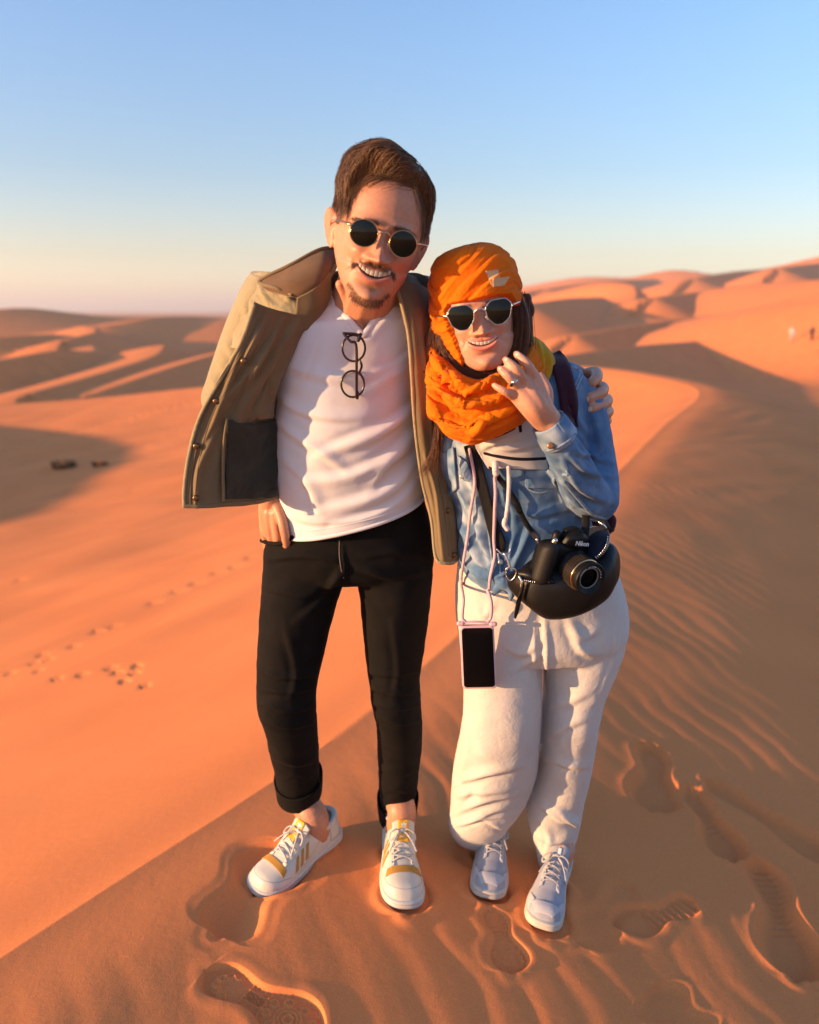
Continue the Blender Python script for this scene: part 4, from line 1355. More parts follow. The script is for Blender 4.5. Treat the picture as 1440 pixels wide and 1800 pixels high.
# placket edge and hem, doubled and stitched
edge_px = [(447, 530), (424, 597), (391, 657), (350, 730), (330, 800), (322, 860), (322, 893)]
def band(line, offs, mat, name, parent, V, N, out=.003, rad=.0035, flat=.5):
    p = on_surface(V, N, spline(np.array(line, float) + np.array(offs), 40), out)
    p = smooth(p, [[i, i + 1] for i in range(len(p) - 1)], 2)
    return obj(name, tube(p, rad, 80, 8, flat, up=(0, -1, 0)), mat, parent)
band(edge_px, (2, 0), M_JACKET_OUT, 'placket_edge', jk, FV, FN, .0005, .0034, .6)
band(edge_px[:], (13, 0), M_STITCH, 'stitch_line', jk, FV, FN, .0005, .0009, 1)
band(edge_px[:], (22, 2), M_STITCH, 'stitch_line', jk, FV, FN, .0005, .0009, 1)
band([(322, 892), (356, 893), (400, 889), (448, 885), (488, 876)], (0, -3), M_JACKET, 'hem', jk, FV, FN, .0005, .0038, .6)
for a, b in ((429, 634), (381, 705), (346, 784), (345, 875)):
    c = on_surface(FV, FN, [(a, b)], .002)[0]
    obj('snap', tube(np.array([c + [0, .002, 0], c + [0, -.002, 0], c + [0, -.0034, 0]]), [.0062, .0060, .0035], 4, 18, round_ends=False), M_SNAP, jk)
# dark inner pocket in the lining
inner = on_surface(FV, FN, [(398, 737), (440, 742), (480, 736), (397, 810), (442, 812), (484, 806), (395, 876), (440, 876), (482, 870)], .0055).reshape(3, 3, 3)
isx = sheet(inner, 40, 40, .003)
V = wrinkle(isx[0], isx[1], .005, 26, (1, 1, 1), 2)
obj('lining', (V, isx[1]), M_LINING, jk)
obj('pocket_piping', tube(on_surface(FV, FN, [(398, 735), (396, 780), (394, 830), (393, 878)], .006), .003, 30, 8), M_JACKET, jk)
flap = panel_grid([[(462, 668, 1.530), (476, 672, 1.534), (484, 690, 1.56)], [(436, 716, 1.528), (458, 722, 1.530), (480, 728, 1.56)], [(428, 724, 1.535), (452, 734, 1.535), (478, 735, 1.565)]])
V, F = sheet(flap, 24, 24, .005); V = wrinkle(V, F, .003, 40, (1, 1, 1), 5)
obj('inner_flap', (V, F), M_JACKET, jk)
# collar stands up at the neck and folds out to a point
col = panel_grid([[(588, 436, 1.60), (560, 440, 1.575), (512, 466, 1.555), (470, 486, 1.560), (456, 497, 1.565)],
                  [(592, 455, 1.585), (566, 465, 1.545), (522, 490, 1.525), (485, 503, 1.535), (468, 507, 1.548)],
                  [(586, 478, 1.575), (566, 488, 1.530), (536, 505, 1.518), (510, 516, 1.525), (490, 514, 1.540)],
                  [(572, 500, 1.570), (560, 508, 1.530), (544, 516, 1.522), (526, 520, 1.526), (516, 518, 1.535)]])
V, F = sheet(col, 50, 60, .007)
V = wrinkle(V, F, .002, 24, (1, 1, 1), 8)
CV, CF = V, F
cl = obj('collar', (V, F), M_COLLAR, jk)
band([(588, 436), (560, 440), (512, 466), (470, 486), (456, 497), (485, 506), (516, 519)], (0, 0), M_JACKET, 'collar_edge', cl, CV, vnormals(CV, CF), .001, .0035, .8)
obj('lapel', sheet(panel_grid([[(580, 478, 1.545), (556, 504, 1.520), (522, 524, 1.516)], [(580, 520, 1.55), (556, 540, 1.528), (520, 550, 1.522)], [(562, 562, 1.56), (542, 578, 1.540), (516, 585, 1.534)]]), 24, 24, .004), M_JACKET, jk)
lap = panel_grid([[(596, 440, 1.60), (590, 470, 1.555), (576, 500, 1.540)], [(580, 470, 1.60), (566, 505, 1.540), (552, 530, 1.532)], [(560, 500, 1.60), (542, 548, 1.540), (520, 590, 1.545)]])
obj('lapel', sheet(lap, 30, 30, .005), M_JACKET, jk)
# far front hangs straight down between them
ff = panel_grid([[(694, 498, 1.545), (712, 496, 1.55), (736, 500, 1.58), (756, 512, 1.64)],
                 [(708, 545, 1.528), (728, 548, 1.535), (750, 555, 1.57), (768, 560, 1.64)],
                 [(719, 600, 1.525), (736, 604, 1.530), (756, 610, 1.57), (772, 615, 1.64)],
                 [(725, 700, 1.545), (742, 704, 1.545), (762, 710, 1.58), (782, 715, 1.66)],
                 [(731, 770, 1.560), (748, 776, 1.555), (770, 780, 1.59), (792, 785, 1.66)],
                 [(742, 850, 1.580), (760, 856, 1.570), (782, 860, 1.595), (804, 862, 1.65)],
                 [(758, 910, 1.600), (772, 916, 1.585), (790, 920, 1.60), (806, 920, 1.64)],
                 [(764, 978, 1.610), (778, 990, 1.600), (794, 992, 1.61), (806, 986, 1.64)]])
V, F = sheet(ff, 130, 46, .005)
V = creases(V, F, [([(735, 560), (744, 640), (752, 720), (762, 800)], 4, .007), ([(752, 560), (762, 660), (770, 760), (784, 860)], 5, .008), ([(746, 800), (766, 870), (778, 980)], 4, .006), ([(790, 860), (796, 920), (800, 980)], 4, .004)])
V = wrinkle(V, F, .003, 20, (1, 1, .5), 7)
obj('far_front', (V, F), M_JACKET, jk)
NV = vnormals(V, F)
band([(694, 498), (708, 545), (719, 600), (725, 700), (731, 770), (742, 850), (758, 910), (764, 978), (778, 990), (806, 985)], (1, 0), M_JACKET_OUT, 'placket_edge', jk, V, NV, .0, .0035, .8)
band([(748, 580), (752, 650), (756, 720), (764, 800), (782, 900), (792, 985)], (0, 0), M_STITCH, 'stitch_line', jk, V, NV, .001, .0016, 1)
for a, b in ((747, 650), (786, 898), (797, 976)):
    c = on_surface(V, NV, [(a, b)], .002)[0]
    obj('snap', tube(np.array([c + [0, .002, 0], c + [0, -.002, 0], c + [0, -.0034, 0]]), [.0062, .0060, .0035], 4, 18, round_ends=False), M_SNAP, jk)
V, F = loft([(690, 488, 722, 560, 1.66, .14), (715, 486, 735, 585, 1.69, .15), (748, 498, 760, 610, 1.74, .15), (845, 570, 840, 680, 1.82, .13), (945, 640, 935, 725, 1.85, .11), (1000, 664, 985, 725, 1.82, .09)], 60, 40, 2.1)
V = wrinkle(V, F, .004, 15, (1, 1, 1), 2)
obj('sleeve', (V, F), cloth('skylit_shade_jacket_cloth', (0.13, 0.135, 0.105), (0.10, 0.105, 0.085), 10, .8, 900, .2, .1), jk)  # same jacket; its skylit shade is put into a darker, greener colour
lap2 = panel_grid([[(694, 488, 1.575), (716, 484, 1.60), (735, 490, 1.65)], [(700, 520, 1.545), (722, 530, 1.555), (748, 540, 1.60)], [(712, 570, 1.522), (732, 590, 1.530), (758, 600, 1.57)]])
obj('lapel', sheet(lap2, 30, 24, .005), M_COLLAR, jk)
# ------------------------------------------------------------------ the woman
M_DENIM = cloth('washed_denim', (0.115, 0.215, 0.365), (0.060, 0.130, 0.255), 16, .8, 1100, .35, .12, wear=(0.40, 0.48, 0.56), crumple=.12, cscale=34)
M_DENIM_SEAM = cloth('denim_seam', (0.30, 0.38, 0.46), (0.13, 0.21, 0.33), 120, .85, 900, .3, .1)
M_TROUSER = cloth('cream_cotton', (0.60, 0.56, 0.53), (0.55, 0.51, 0.48), 9, .9, 1000, .25, .15, crumple=.16, cscale=50)
M_TOP = cloth('white_jersey', (0.58, 0.55, 0.54), (0.54, 0.51, 0.50), 9, .9, 1000, .12, .1)
M_STRIPE = cloth('navy_stripe', (0.012, 0.010, 0.018), None, 9, .9, 1000, .12, .05)
M_SCARF = cloth('orange_scarf', (0.98, 0.275, 0.005), (0.95, 0.20, 0.004), 7, .75, 700, .25, .05, trans=.38, crumple=.28, cscale=75)
M_SCARF_Y = cloth('yellow_scarf', (0.86, 0.42, 0.012), (0.55, 0.33, 0.02), 14, .75, 700, .25, .2, trans=.25, crumple=.2, cscale=60)
M_PRINT = cloth('cream_print', (0.82, 0.50, 0.26), None, 9, .9, 700, .2, .1)
TONE_W = (0.56, 0.275, 0.180)

HW = Head((843, 552), 1.455, 9.5, -2, 2, .93, .855, .90, 1.10)

def palm(wrist, knuckles, rw, rk):
    return [px_tube([wrist[0], wrist[1], k], [rw, (rw + rk) / 2, rk]) for k in knuckles]
kn = [(941, 662, 1.415), (923, 669, 1.405), (910, 680, 1.402), (905, 697, 1.408)]
woman_geos = [HW.loft(),
    px_tube([(846, 600, 1.54), (850, 650, 1.56), (868, 720, 1.61), (890, 790, 1.64)], [42, 42, 50, 70]),
    px_tube([(890, 700, 1.64), (905, 820, 1.65), (920, 960, 1.67), (945, 1090, 1.70)], [62, 66, 70, 66], .8),
    px_tube([(830, 690, 1.65), (905, 680, 1.64), (985, 680, 1.65)], [34, 42, 34]),
    px_tube([(1000, 690, 1.65), (1042, 780, 1.645), (1052, 880, 1.60), (1010, 815, 1.50), (972, 748, 1.435), (962, 733, 1.428)], [24, 24, 24, 22, 22, 21]),
    px_tube([(830, 690, 1.65), (790, 760, 1.72), (770, 860, 1.78)], [24, 22, 20]),
    tube(np.array([P(880, 1090, 1.70), P(870, 1270, 1.68), P(852, 1430, 1.84), ankle(SHOE_WR, .10, .24), ankle(SHOE_WR, .05, .24)]), [.045, .040, .034, .032, .032]),
    tube(np.array([P(1010, 1090, 1.70), P(1000, 1270, 1.73), P(972, 1470, 1.83), ankle(SHOE_WL, .10, .24), ankle(SHOE_WL, .05, .24)]), [.045, .040, .034, .032, .032]),
    px_tube([(880, 1080, 1.70), (1010, 1080, 1.70)], 44),
    # the raised hand: four long bones under the back of the hand, then the fingers
    px_tube([(974, 746, 1.436), (958, 718, 1.416), (941, 664, 1.414)], [19, 17, 11.5]), px_tube([(966, 744, 1.432), (948, 712, 1.404), (923, 671, 1.404)], [19, 16, 11]),
    px_tube([(960, 742, 1.430), (938, 716, 1.402), (911, 682, 1.402)], [19, 16, 10.5]), px_tube([(954, 742, 1.432), (932, 722, 1.408), (906, 699, 1.408)], [18, 15, 10]),
    px_tube([(941, 664, 1.414), (927, 641, 1.404), (914, 628, 1.412), (908, 622, 1.420)], [10.2, 8.8, 7.8, 6.4]),
    px_tube([(923, 671, 1.404), (908, 650, 1.390), (895, 638, 1.396), (889, 632, 1.404)], [10.2, 8.9, 8.0, 6.4]),
    px_tube([(911, 682, 1.402), (896, 664, 1.386), (884, 653, 1.392), (879, 648, 1.400)], [9.8, 8.6, 7.6, 6.2]),
    px_tube([(906, 699, 1.408), (889, 689, 1.392), (875, 681, 1.396), (869, 677, 1.402)], [8.8, 7.4, 6.5, 5.4]),
    px_tube([(958, 730, 1.445), (962, 690, 1.455), (950, 662, 1.465)], [13, 11, 8]),
]
wnails = [(P(908, 620, 1.409), .0060), (P(888, 629, 1.393), .0060), (P(877, 645, 1.389), .0056), (P(866, 675, 1.394), .0050)]
woman, wV, wF, wmk, wnear = finish_body('person', woman_geos, HW, False,
    'woman in orange headscarf, denim shirt and cream trousers, hand raised to her chin', TONE_W, (0.62, 0.20, 0.16), nail=wnails)
teeth(HW, woman, False)

# --- trousers, one garment
pel = loft([(805, 990, 1075, 990, 1.68, .20), (802, 1030, 1090, 1015, 1.685, .22), (801, 1070, 1103, 1070, 1.69, .24), (806, 1110, 1101, 1115, 1.69, .24), (818, 1142, 1085, 1145, 1.69, .20)], 40, 70, 2.3)
rl = loft([(801, 1060, 955, 1062, 1.685, .20), (809, 1136, 951, 1136, 1.68, .20), (815, 1208, 951, 1204, 1.67, .185), (812, 1274, 949, 1274, 1.68, .175), (797, 1352, 943, 1347, 1.735, .17), (793, 1395, 925, 1395, 1.78, .165),
           (791, 1430, 900, 1430, 1.815, .14), (789, 1452, 892, 1448, 1.85, .118), (800, 1466, 889, 1458, 1.88, .10), (814, 1472, 887, 1463, 1.893, .09)], 80, 60, 2.15)
ll = loft([(946, 1060, 1102, 1062, 1.695, .20), (955, 1136, 1096, 1130, 1.70, .20), (957, 1204, 1067, 1204, 1.71, .185), (953, 1260, 1051, 1262, 1.715, .17), (946, 1347, 1039, 1347, 1.765, .15), (926, 1404, 1026, 1404, 1.795, .14),
           (928, 1440, 1020, 1440, 1.812, .13), (935, 1466, 1013, 1462, 1.825, .125), (942, 1492, 998, 1490, 1.836, .118), (945, 1510, 993, 1513, 1.842, .112)], 80, 60, 2.15)
V, F = union([pel, rl, ll], .005, 4)
V = wrinkle(V, F, .0030, 9, (1, 1, .6), 14.0)
V = wrinkle(V, F, .0012, 30, (1, 1, .8), 3.0)
V = creases(V, F, [
    ([(798, 1380), (850, 1362), (905, 1352)], 8, 0.0074), ([(805, 1452), (845, 1440), (890, 1436)], 5, 0.0050), ([(798, 1400), (850, 1392), (900, 1385)], 9, 0.0062), ([(800, 1430), (850, 1408), (905, 1398)], 9, 0.0074), ([(812, 1448), (860, 1428), (900, 1418)], 7, 0.0056), ([(795, 1365), (830, 1395), (800, 1430)], 9, -0.0050),
    ([(850, 1440), (880, 1455), (890, 1448)], 5, 0.0037), ([(955, 1330), (1000, 1346), (1036, 1348)], 8, 0.0062), ([(960, 1300), (1000, 1275), (1035, 1262)], 10, 0.0043),
    ([(950, 1415), (985, 1440), (1016, 1446)], 8, 0.0074), ([(945, 1470), (975, 1482), (1005, 1470)], 7, 0.0056), ([(945, 1440), (965, 1470), (960, 1500)], 6, 0.0043), ([(975, 1420), (1010, 1450), (1014, 1462)], 6, 0.0062),
    ([(945, 1090), (948, 1150), (950, 1210)], 6, -0.0050), ([(955, 1085), (960, 1140), (958, 1200)], 5, 0.0050), ([(1000, 1090), (1020, 1140), (1045, 1150)], 10, 0.0074), ([(1005, 1110), (1030, 1120), (1055, 1105)], 9, 0.0056),
    ([(830, 1060), (850, 1085), (870, 1060)], 9, 0.0043), ([(890, 1140), (920, 1150), (948, 1130)], 9, 0.0043), ([(900, 1180), (930, 1165), (950, 1150)], 8, 0.0037),
    ([(1085, 1060), (1080, 1150), (1055, 1220)], 5, 0.0025), ([(960, 1240), (1000, 1235), (1040, 1215)], 10, 0.0037), ([(820, 1270), (815, 1330), (806, 1360)], 8, 0.0037), ([(840, 1320), (880, 1345), (930, 1345)], 10, 0.0031)])
trousers = obj('trousers', (V, F), M_TROUSER, woman)
TV, TF = V, F; TN = vnormals(V, F)
Vc, Fc = loft([(816, 1464, 889, 1457, 1.893, .095), (821, 1472, 888, 1466, 1.898, .092), (826, 1480, 887, 1475, 1.902, .090)], 10, 60, 2.1, cap=False)
G = Vc.reshape(10, 60, 3); G = np.concatenate([G, G[:, :1]], 1)
Vc, Fc = shell(G, .005); Vc = wrinkle(Vc, Fc, .003, 55, (1, 1, .2), 2)
obj('cuff', (Vc, Fc), M_TROUSER, trousers)
def loop_at(V, F, xa, xb, yc, tilt, Yc, dep, rad, name, mat, parent):
    th = np.linspace(0, 2 * math.pi, 40)
    a, b = P(xa, yc - tilt, Yc), P(xb, yc + tilt, Yc)
    c = (a + b) / 2; u = (b - a) / 2
    return obj(name, tube(np.array([c + u * math.cos(t) + np.array([0, -dep / 2, 0]) * math.sin(t) for t in th]), rad, 90, 8), mat, parent)
# --- denim shirt, one garment with its sleeves
tor = loft([(836, 640, 985, 632, 1.645, .10), (800, 668, 1018, 646, 1.645, .15), (772, 712, 1032, 690, 1.645, .19), (766, 790, 1030, 780, 1.64, .225), (775, 842, 1030, 840, 1.645, .225), (798, 893, 1034, 890, 1.65, .215),
            (797, 925, 1042, 925, 1.655, .215), (803, 965, 1056, 965, 1.66, .222), (816, 1003, 1066, 995, 1.665, .225), (830, 1022, 1066, 1015, 1.665, .215)], 80, 80, 2.25)
upper = px_tube([(1000, 676, 1.650), (1030, 715, 1.648), (1043, 790, 1.640), (1050, 850, 1.615), (1050, 882, 1.585)], [30, 34, 36, 38, 37])
fore = px_tube([(1052, 880, 1.590), (1030, 868, 1.545), (1010, 830, 1.490), (990, 790, 1.455), (975, 766, 1.440)], [37, 40, 37, 33, 30])
arm2 = px_tube([(820, 690, 1.66), (790, 740, 1.69), (778, 830, 1.73)], [34, 32, 30])
knot = px_tube([(870, 1000, 1.56), (884, 1022, 1.550), (900, 1030, 1.552)], [13, 15, 12])
tail1 = px_tube([(880, 1015, 1.555), (874, 1035, 1.552), (868, 1044, 1.556)], [11, 10, 6], .6)
tail2 = px_tube([(890, 1020, 1.552), (900, 1038, 1.548), (898, 1050, 1.552)], [12, 12, 7], .6)
V, F = union([tor, upper, fore, arm2, knot, tail1, tail2], .0035, 4)
V = wrinkle(V, F, .0034, 15, (1, 1, .8), 8.0)
V = wrinkle(V, F, .0012, 42, (1, 1, 1), 1.0)
V = creases(V, F, [
    ([(1000, 800), (1030, 830), (1080, 840)], 7, .008), ([(990, 815), (1020, 860), (1070, 885)], 8, .009), ([(1015, 760), (1040, 800), (1078, 815)], 7, .006), ([(985, 845), (1010, 880), (1050, 905)], 7, .007),
    ([(1030, 700), (1045, 740), (1060, 800)], 8, .005), ([(1000, 690), (1015, 740), (1040, 770)], 7, .006), ([(1010, 790), (1022, 800), (1050, 800)], 5, .007),
    ([(905, 900), (950, 905), (1010, 890)], 9, .006), ([(830, 900), (850, 960), (875, 1000)], 8, .010), ([(812, 940), (840, 985), (868, 1005)], 8, .010), ([(805, 970), (840, 1010), (866, 1018)], 8, .009),
    ([(900, 945), (895, 980), (885, 1012)], 7, .010), ([(930, 930), (910, 975), (895, 1015)], 8, .010), ([(800, 850), (820, 880), (815, 920)], 8, .006), ([(800, 905), (815, 935), (838, 955)], 8, .007),
    ([(815, 820), (835, 870), (850, 930)], 7, .006), ([(880, 850), (900, 900), (905, 950)], 9, .005), ([(870, 1015), (890, 1010), (905, 1018)], 4, .006)])
shirt = obj('denim_shirt', (V, F), M_DENIM, woman)
N = vnormals(V, F)
SV, SF, SN = V, F, N
qx, qy = proj(V)
wearv = np.clip(.35 + 1.3 * noise(V, 22, 3) + .9 * noise(V, 60, 5), 0, 1) * .55
wearv = wearv * (sstep(905, 830, qx) * sstep(1060, 960, qy) + .25 + .6 * np.exp(-((qx - 985) / 40) ** 2 - ((qy - 860) / 60) ** 2))
set_attr(shirt, 'wear', np.clip(wearv * 1.6 - .10, 0, .92))
def seam(pts, parent, name='seam', rad=.0026, mat=None, n=30, flat=.5, surf=None, out=.0012, sm=2):
    s = surf or (SV, SN)
    p = on_surface(s[0], s[1], spline(np.array(pts, float), n), out)
    p = smooth(p, [[i, i + 1] for i in range(len(p) - 1)], sm)
    return obj(name, tube(p, rad, n * 2, 8, flat, up=(0, -1, 0)), mat or M_DENIM_SEAM, parent)
seam([(1000, 640), (1018, 654), (1012, 672), (1002, 695)], shirt)
seam([(1003, 645), (1022, 655), (1016, 674), (1006, 698)], shirt)
seam([(968, 820), (985, 838), (1010, 870), (1040, 902), (1066, 912)], shirt, 'sleeve_seam', .0030)
seam([(868, 835), (872, 900), (875, 960), (880, 1010)], shirt, 'front_seam', .0022)
seam([(850, 845), (856, 900), (862, 960), (868, 1005)], shirt, 'front_seam', .0022)
# flaps of the chest pockets
def patch(pts, name, mat, parent, n=18, out=.004, thick=.0035, surf=None):
    """four-sided pixel patch laid on the cloth"""
    a, b, c, d = [np.array(p, float) for p in pts]
    u = np.linspace(0, 1, n)
    g = [(a * (1 - s) + b * s) * (1 - t) + (d * (1 - s) + c * s) * t for t in u for s in u]
    s_ = surf or (SV, SN)
    G = on_surface(s_[0], s_[1], g, out).reshape(n, n, 3)
    for _ in range(2):
        G[1:-1, 1:-1] = (G[:-2, 1:-1] + G[2:, 1:-1] + G[1:-1, :-2] + G[1:-1, 2:]) / 4
    return obj(name, shell(G, thick), mat, parent)
def denim_patch(*a, **k):
    o = patch(*a, **k)
    set_attr(o, 'wear', np.clip(.30 + 1.0 * noise(np.array([v.co[:] for v in o.data.vertices]), 60), 0, .8))
    return o
denim_patch([(772, 800), (800, 786), (806, 858), (790, 870)], 'pocket_flap', M_DENIM, shirt)
seam([(774, 806), (782, 838), (792, 868), (806, 858)], shirt, 'seam', .0018)
denim_patch([(924, 826), (978, 824), (978, 858), (926, 856)], 'pocket_flap', M_DENIM, shirt)
seam([(926, 828), (926, 856), (950, 866), (980, 858)], shirt, 'seam', .0018)
denim_patch([(806, 800), (822, 812), (836, 850), (818, 842)], 'front_edge', M_DENIM, shirt)
M_BUTTON = plain('shirt_button', (0.45, 0.42, 0.38), .3, .6, .6)
def button(px, py, r, name, mat, parent, surf=None, out=.006):
    s_ = surf or (SV, SN)
    c = on_surface(s_[0], s_[1], [(px, py)], out)[0]
    d = unit(np.array([0, 0, CAM_H]) - c)
    return obj(name, tube(np.array([c - d * .002, c + d * .0005, c + d * .0012]), [r, r * .96, r * .6], 4, 18, round_ends=False), mat, parent)
button(817, 835, .0055, 'button', M_BUTTON, shirt); button(877, 990, .0055, 'button', M_BUTTON, shirt); button(874, 922, .0050, 'button', M_BUTTON, shirt)
# cuff of the raised sleeve, open on its slit
cuffG = []
for k, (cx, cy, cY, r) in enumerate([(965, 744, 1.436, 28.5), (974, 757, 1.440, 30.5), (983, 771, 1.446, 32.0)]):
    pass
V, F = tube(np.array([P(963, 741, 1.4345), P(972, 755, 1.439), P(983, 772, 1.447)]), [28.5 * pxs(963, 741, 1.4345), 31.0 * pxs(972, 755, 1.439), 32.5 * pxs(983, 772, 1.447)], 14, 48, cap=False, round_ends=False)
G = V.reshape(14, 48, 3); G = np.concatenate([G, G[:, :1]], 1)
V, F = shell(G, .0045)
V = wrinkle(V, F, .0015, 30)
cf = obj('cuff', (V, F), M_DENIM, shirt); set_attr(cf, 'wear', np.clip(.4 + 1.2 * noise(V, 50), 0, .8))
CFV, CFN = V, vnormals(V, F)
seam([(945, 758), (960, 752), (978, 738), (989, 724)], cf, 'cuff_edge', .0024, surf=(CFV, CFN))
seam([(962, 792), (980, 786), (1000, 774), (1012, 762)], cf, 'seam', .0022, surf=(CFV, CFN))
button(969, 781, .0062, 'button', plain('copper', (.32, .15, .07), .35, .5, .8), cf, (CFV, CFN), .004)
button(955, 768, .0045, 'button', M_BUTTON, cf, (CFV, CFN), .004)
seam([(962, 792), (975, 808), (990, 820), (1000, 833)], shirt, 'slit_edge', .0032)
seam([(966, 800), (972, 822), (985, 832), (998, 834)], shirt, 'slit_edge', .0026)

# --- white top under the scarf, with navy stripes and drawstrings
topg = panel_grid([[(832, 740, 1.515), (870, 735, 1.500), (910, 725, 1.500), (950, 718, 1.525), (975, 712, 1.56)],
                   [(834, 778, 1.520), (868, 776, 1.505), (908, 770, 1.505), (948, 764, 1.520), (972, 760, 1.55)],
                   [(850, 808, 1.524), (880, 806, 1.510), (912, 802, 1.510), (945, 796, 1.520), (970, 792, 1.545)],
                   [(858, 822, 1.528), (885, 822, 1.518), (915, 824, 1.515), (944, 825, 1.520), (962, 826, 1.535)]])
V, F = sheet(topg, 40, 50, .006)
V = creases(V, F, [([(845, 790), (880, 775), (920, 770)], 7, .006), ([(850, 770), (890, 790), (950, 780)], 7, .005)])
top = obj('striped_top', (V, F), M_TOP, woman)
TPV, TPN = V, vnormals(V, F)
for pts in ([(850, 796), (880, 803), (915, 807), (962, 806)], [(840, 772), (870, 768), (905, 752)], [(913, 738), (914, 748), (915, 758)]):
    seam(pts, top, 'stripe', .0030, M_STRIPE, surf=(TPV, TPN), flat=.3, out=.0005)
M_CORD = cloth('pale_cord', (0.72, 0.62, 0.62), (0.62, 0.50, 0.52), 60, .8, 900, .4, .1)
def hang(pts, name, rad, mat, parent, n=60, ns=10, flat=1.0, up=None):
    return obj(name, tube(np.array([P(*p) for p in pts]), rad, n, ns, flat, up), mat, parent)
hang([(894, 822, 1.505), (895, 850, 1.505), (893, 885, 1.508), (889, 915, 1.512)], 'drawstring', .0040, M_CORD, top)
hang([(888, 914, 1.510), (887, 922, 1.511), (892, 930, 1.512)], 'drawstring_tip', .0050, M_CORD, top)
hang([(871, 815, 1.508), (871, 824, 1.503), (872, 832, 1.504)], 'drawstring', .0062, M_CORD, top)

# --- headscarf: wrapped round the head, then round the neck
def wrap_thick(q):
    x, y, z = q[:, 0], q[:, 1], q[:, 2]
    edge = .026 - 5 * np.maximum(np.abs(x + .004) - .040, 0) ** 2 * 3
    left = sstep(-.050, -.066, x + .25 * np.minimum(y, 0))
    edge = edge * (1 - left) + (-.105) * left
    right = sstep(.048, .070, x)
    edge = edge * (1 - right) + (-.002) * right
    back = sstep(.02, -.04, z)
    edge = edge * (1 - back) + np.where(x < 0, -.09, -.045) * back
    m = sstep(-.003, .004, y - edge)
    ang = np.arctan2(x, z)
    tilt = y - .34 * x - .020 * np.sin(ang * 2 + .4) + .012 * noise(q, 14, 2.0)
    ph = (tilt / .031) % 1.0
    roll = np.where(ph < .82, np.sin(ph / .82 * math.pi * .5) ** 1.0, np.cos((ph - .82) / .18 * math.pi * .5))
    fine = np.sin(tilt / .0068 * 2 * math.pi + 5 * noise(q, 12)) * .0003
    topw = sstep(.125, .100, y)
    fine = fine + .0024 * np.clip(1 - np.abs(noise(np.stack([ang * .55, tilt * 62, 0 * x], -1), 1.0, 6.0)) * 5, 0, 1) ** 2
    t = .0105 + .0080 * roll * topw * (1 - .8 * left * sstep(.01, -.03, y)) + fine + .006 * sstep(.02, .09, y) + .006 * noise(q, 13, 4.0) + .0022 * noise(q * np.array([.6, 1.5, .6]), 40, 4.0)
    t = t + .007 * sstep(-.055, -.075, x) * sstep(.03, -.03, y)
    return np.where(m > 0, t * m - .016 * (1 - m), -.016)
D, Vl, F = HW.cap(wrap_thick, 170, 260, -.80)
scarf = obj('headscarf', (HW.W(Vl), F), M_SCARF, woman)
SCV, SCN = HW.W(Vl), vnormals(HW.W(Vl), F)
patch([(853, 476), (876, 474), (880, 500), (864, 502)], 'scarf_print', M_PRINT, scarf, 14, .0006, .0005, (SCV, SCN))
patch([(866, 490), (896, 486), (886, 502), (866, 505)], 'scarf_print', M_PRINT, scarf, 14, .0010, .0005, (SCV, SCN))
cowl = panel_grid([
    [(772, 588, 1.58), (778, 612, 1.53), (796, 642, 1.49), (830, 662, 1.478), (868, 662, 1.478), (900, 645, 1.49), (922, 615, 1.53), (930, 596, 1.58)],
    [(756, 596, 1.58), (762, 618, 1.51), (784, 650, 1.460), (822, 672, 1.438), (866, 676, 1.434), (904, 660, 1.455), (936, 622, 1.51), (946, 600, 1.58)],
    [(750, 640, 1.59), (753, 662, 1.51), (776, 694, 1.445), (820, 712, 1.418), (868, 712, 1.415), (912, 696, 1.440), (948, 656, 1.51), (962, 630, 1.58)],
    [(750, 676, 1.60), (750, 700, 1.51), (770, 732, 1.450), (818, 752, 1.422), (868, 746, 1.420), (914, 724, 1.450), (952, 684, 1.52), (966, 655, 1.59)],
    [(756, 700, 1.62), (760, 728, 1.54), (786, 765, 1.478), (824, 783, 1.452), (870, 770, 1.450), (916, 746, 1.480), (954, 705, 1.54), (966, 675, 1.60)],
    [(764, 702, 1.64), (770, 728, 1.57), (796, 756, 1.525), (830, 770, 1.505), (870, 760, 1.500), (914, 738, 1.52), (950, 700, 1.57), (962, 676, 1.62)]])
_r, _c = np.meshgrid(np.linspace(0, 1, 150), np.linspace(0, 1, 220), indexing='ij')
_q = np.stack([_c.ravel() * 1.9, (_r.ravel() + .10 * np.sin(_c.ravel() * 5)) * 11, 0 * _c.ravel()], -1)
_d = .0042 * np.clip(1 - np.abs(noise(_q, 1.0, 2.5)) * 3.4, 0, 1) ** 1.5 + .0014 * np.clip(1 - np.abs(noise(_q, 2.3, 7.5)) * 4, 0, 1) ** 2
V, F = sheet(cowl, 150, 220, .004, _d.reshape(150, 220))
V = creases(V, F, [
    ([(755, 622), (790, 668), (830, 690), (884, 660)], 8, .020), ([(752, 650), (790, 700), (840, 716), (900, 690)], 8, .021), ([(752, 684), (780, 732), (830, 748), (905, 718)], 7, .020),
    ([(760, 712), (800, 752), (850, 755), (910, 735)], 9, .008), ([(770, 640), (800, 680), (812, 720)], 6, .006), ([(880, 670), (905, 690), (930, 690)], 6, .008), ([(830, 770), (850, 735), (900, 718)], 8, .006),
    ([(760, 690), (775, 745), (800, 775)], 7, .007)])
V = wrinkle(V, F, .0035, 26, (1, 1, 1.3), 11.0)
V = wrinkle(V, F, .0018, 62, (1, 1, 1.2), 4.0)
obj('neck_wrap', (V, F), M_SCARF, scarf)
tailg = panel_grid([[(928, 590, 1.56), (940, 594, 1.575), (955, 604, 1.60)], [(930, 625, 1.535), (950, 625, 1.55), (974, 632, 1.585)], [(934, 660, 1.53), (955, 662, 1.548), (966, 664, 1.58)], [(938, 700, 1.535), (950, 700, 1.55), (958, 695, 1.58)]])
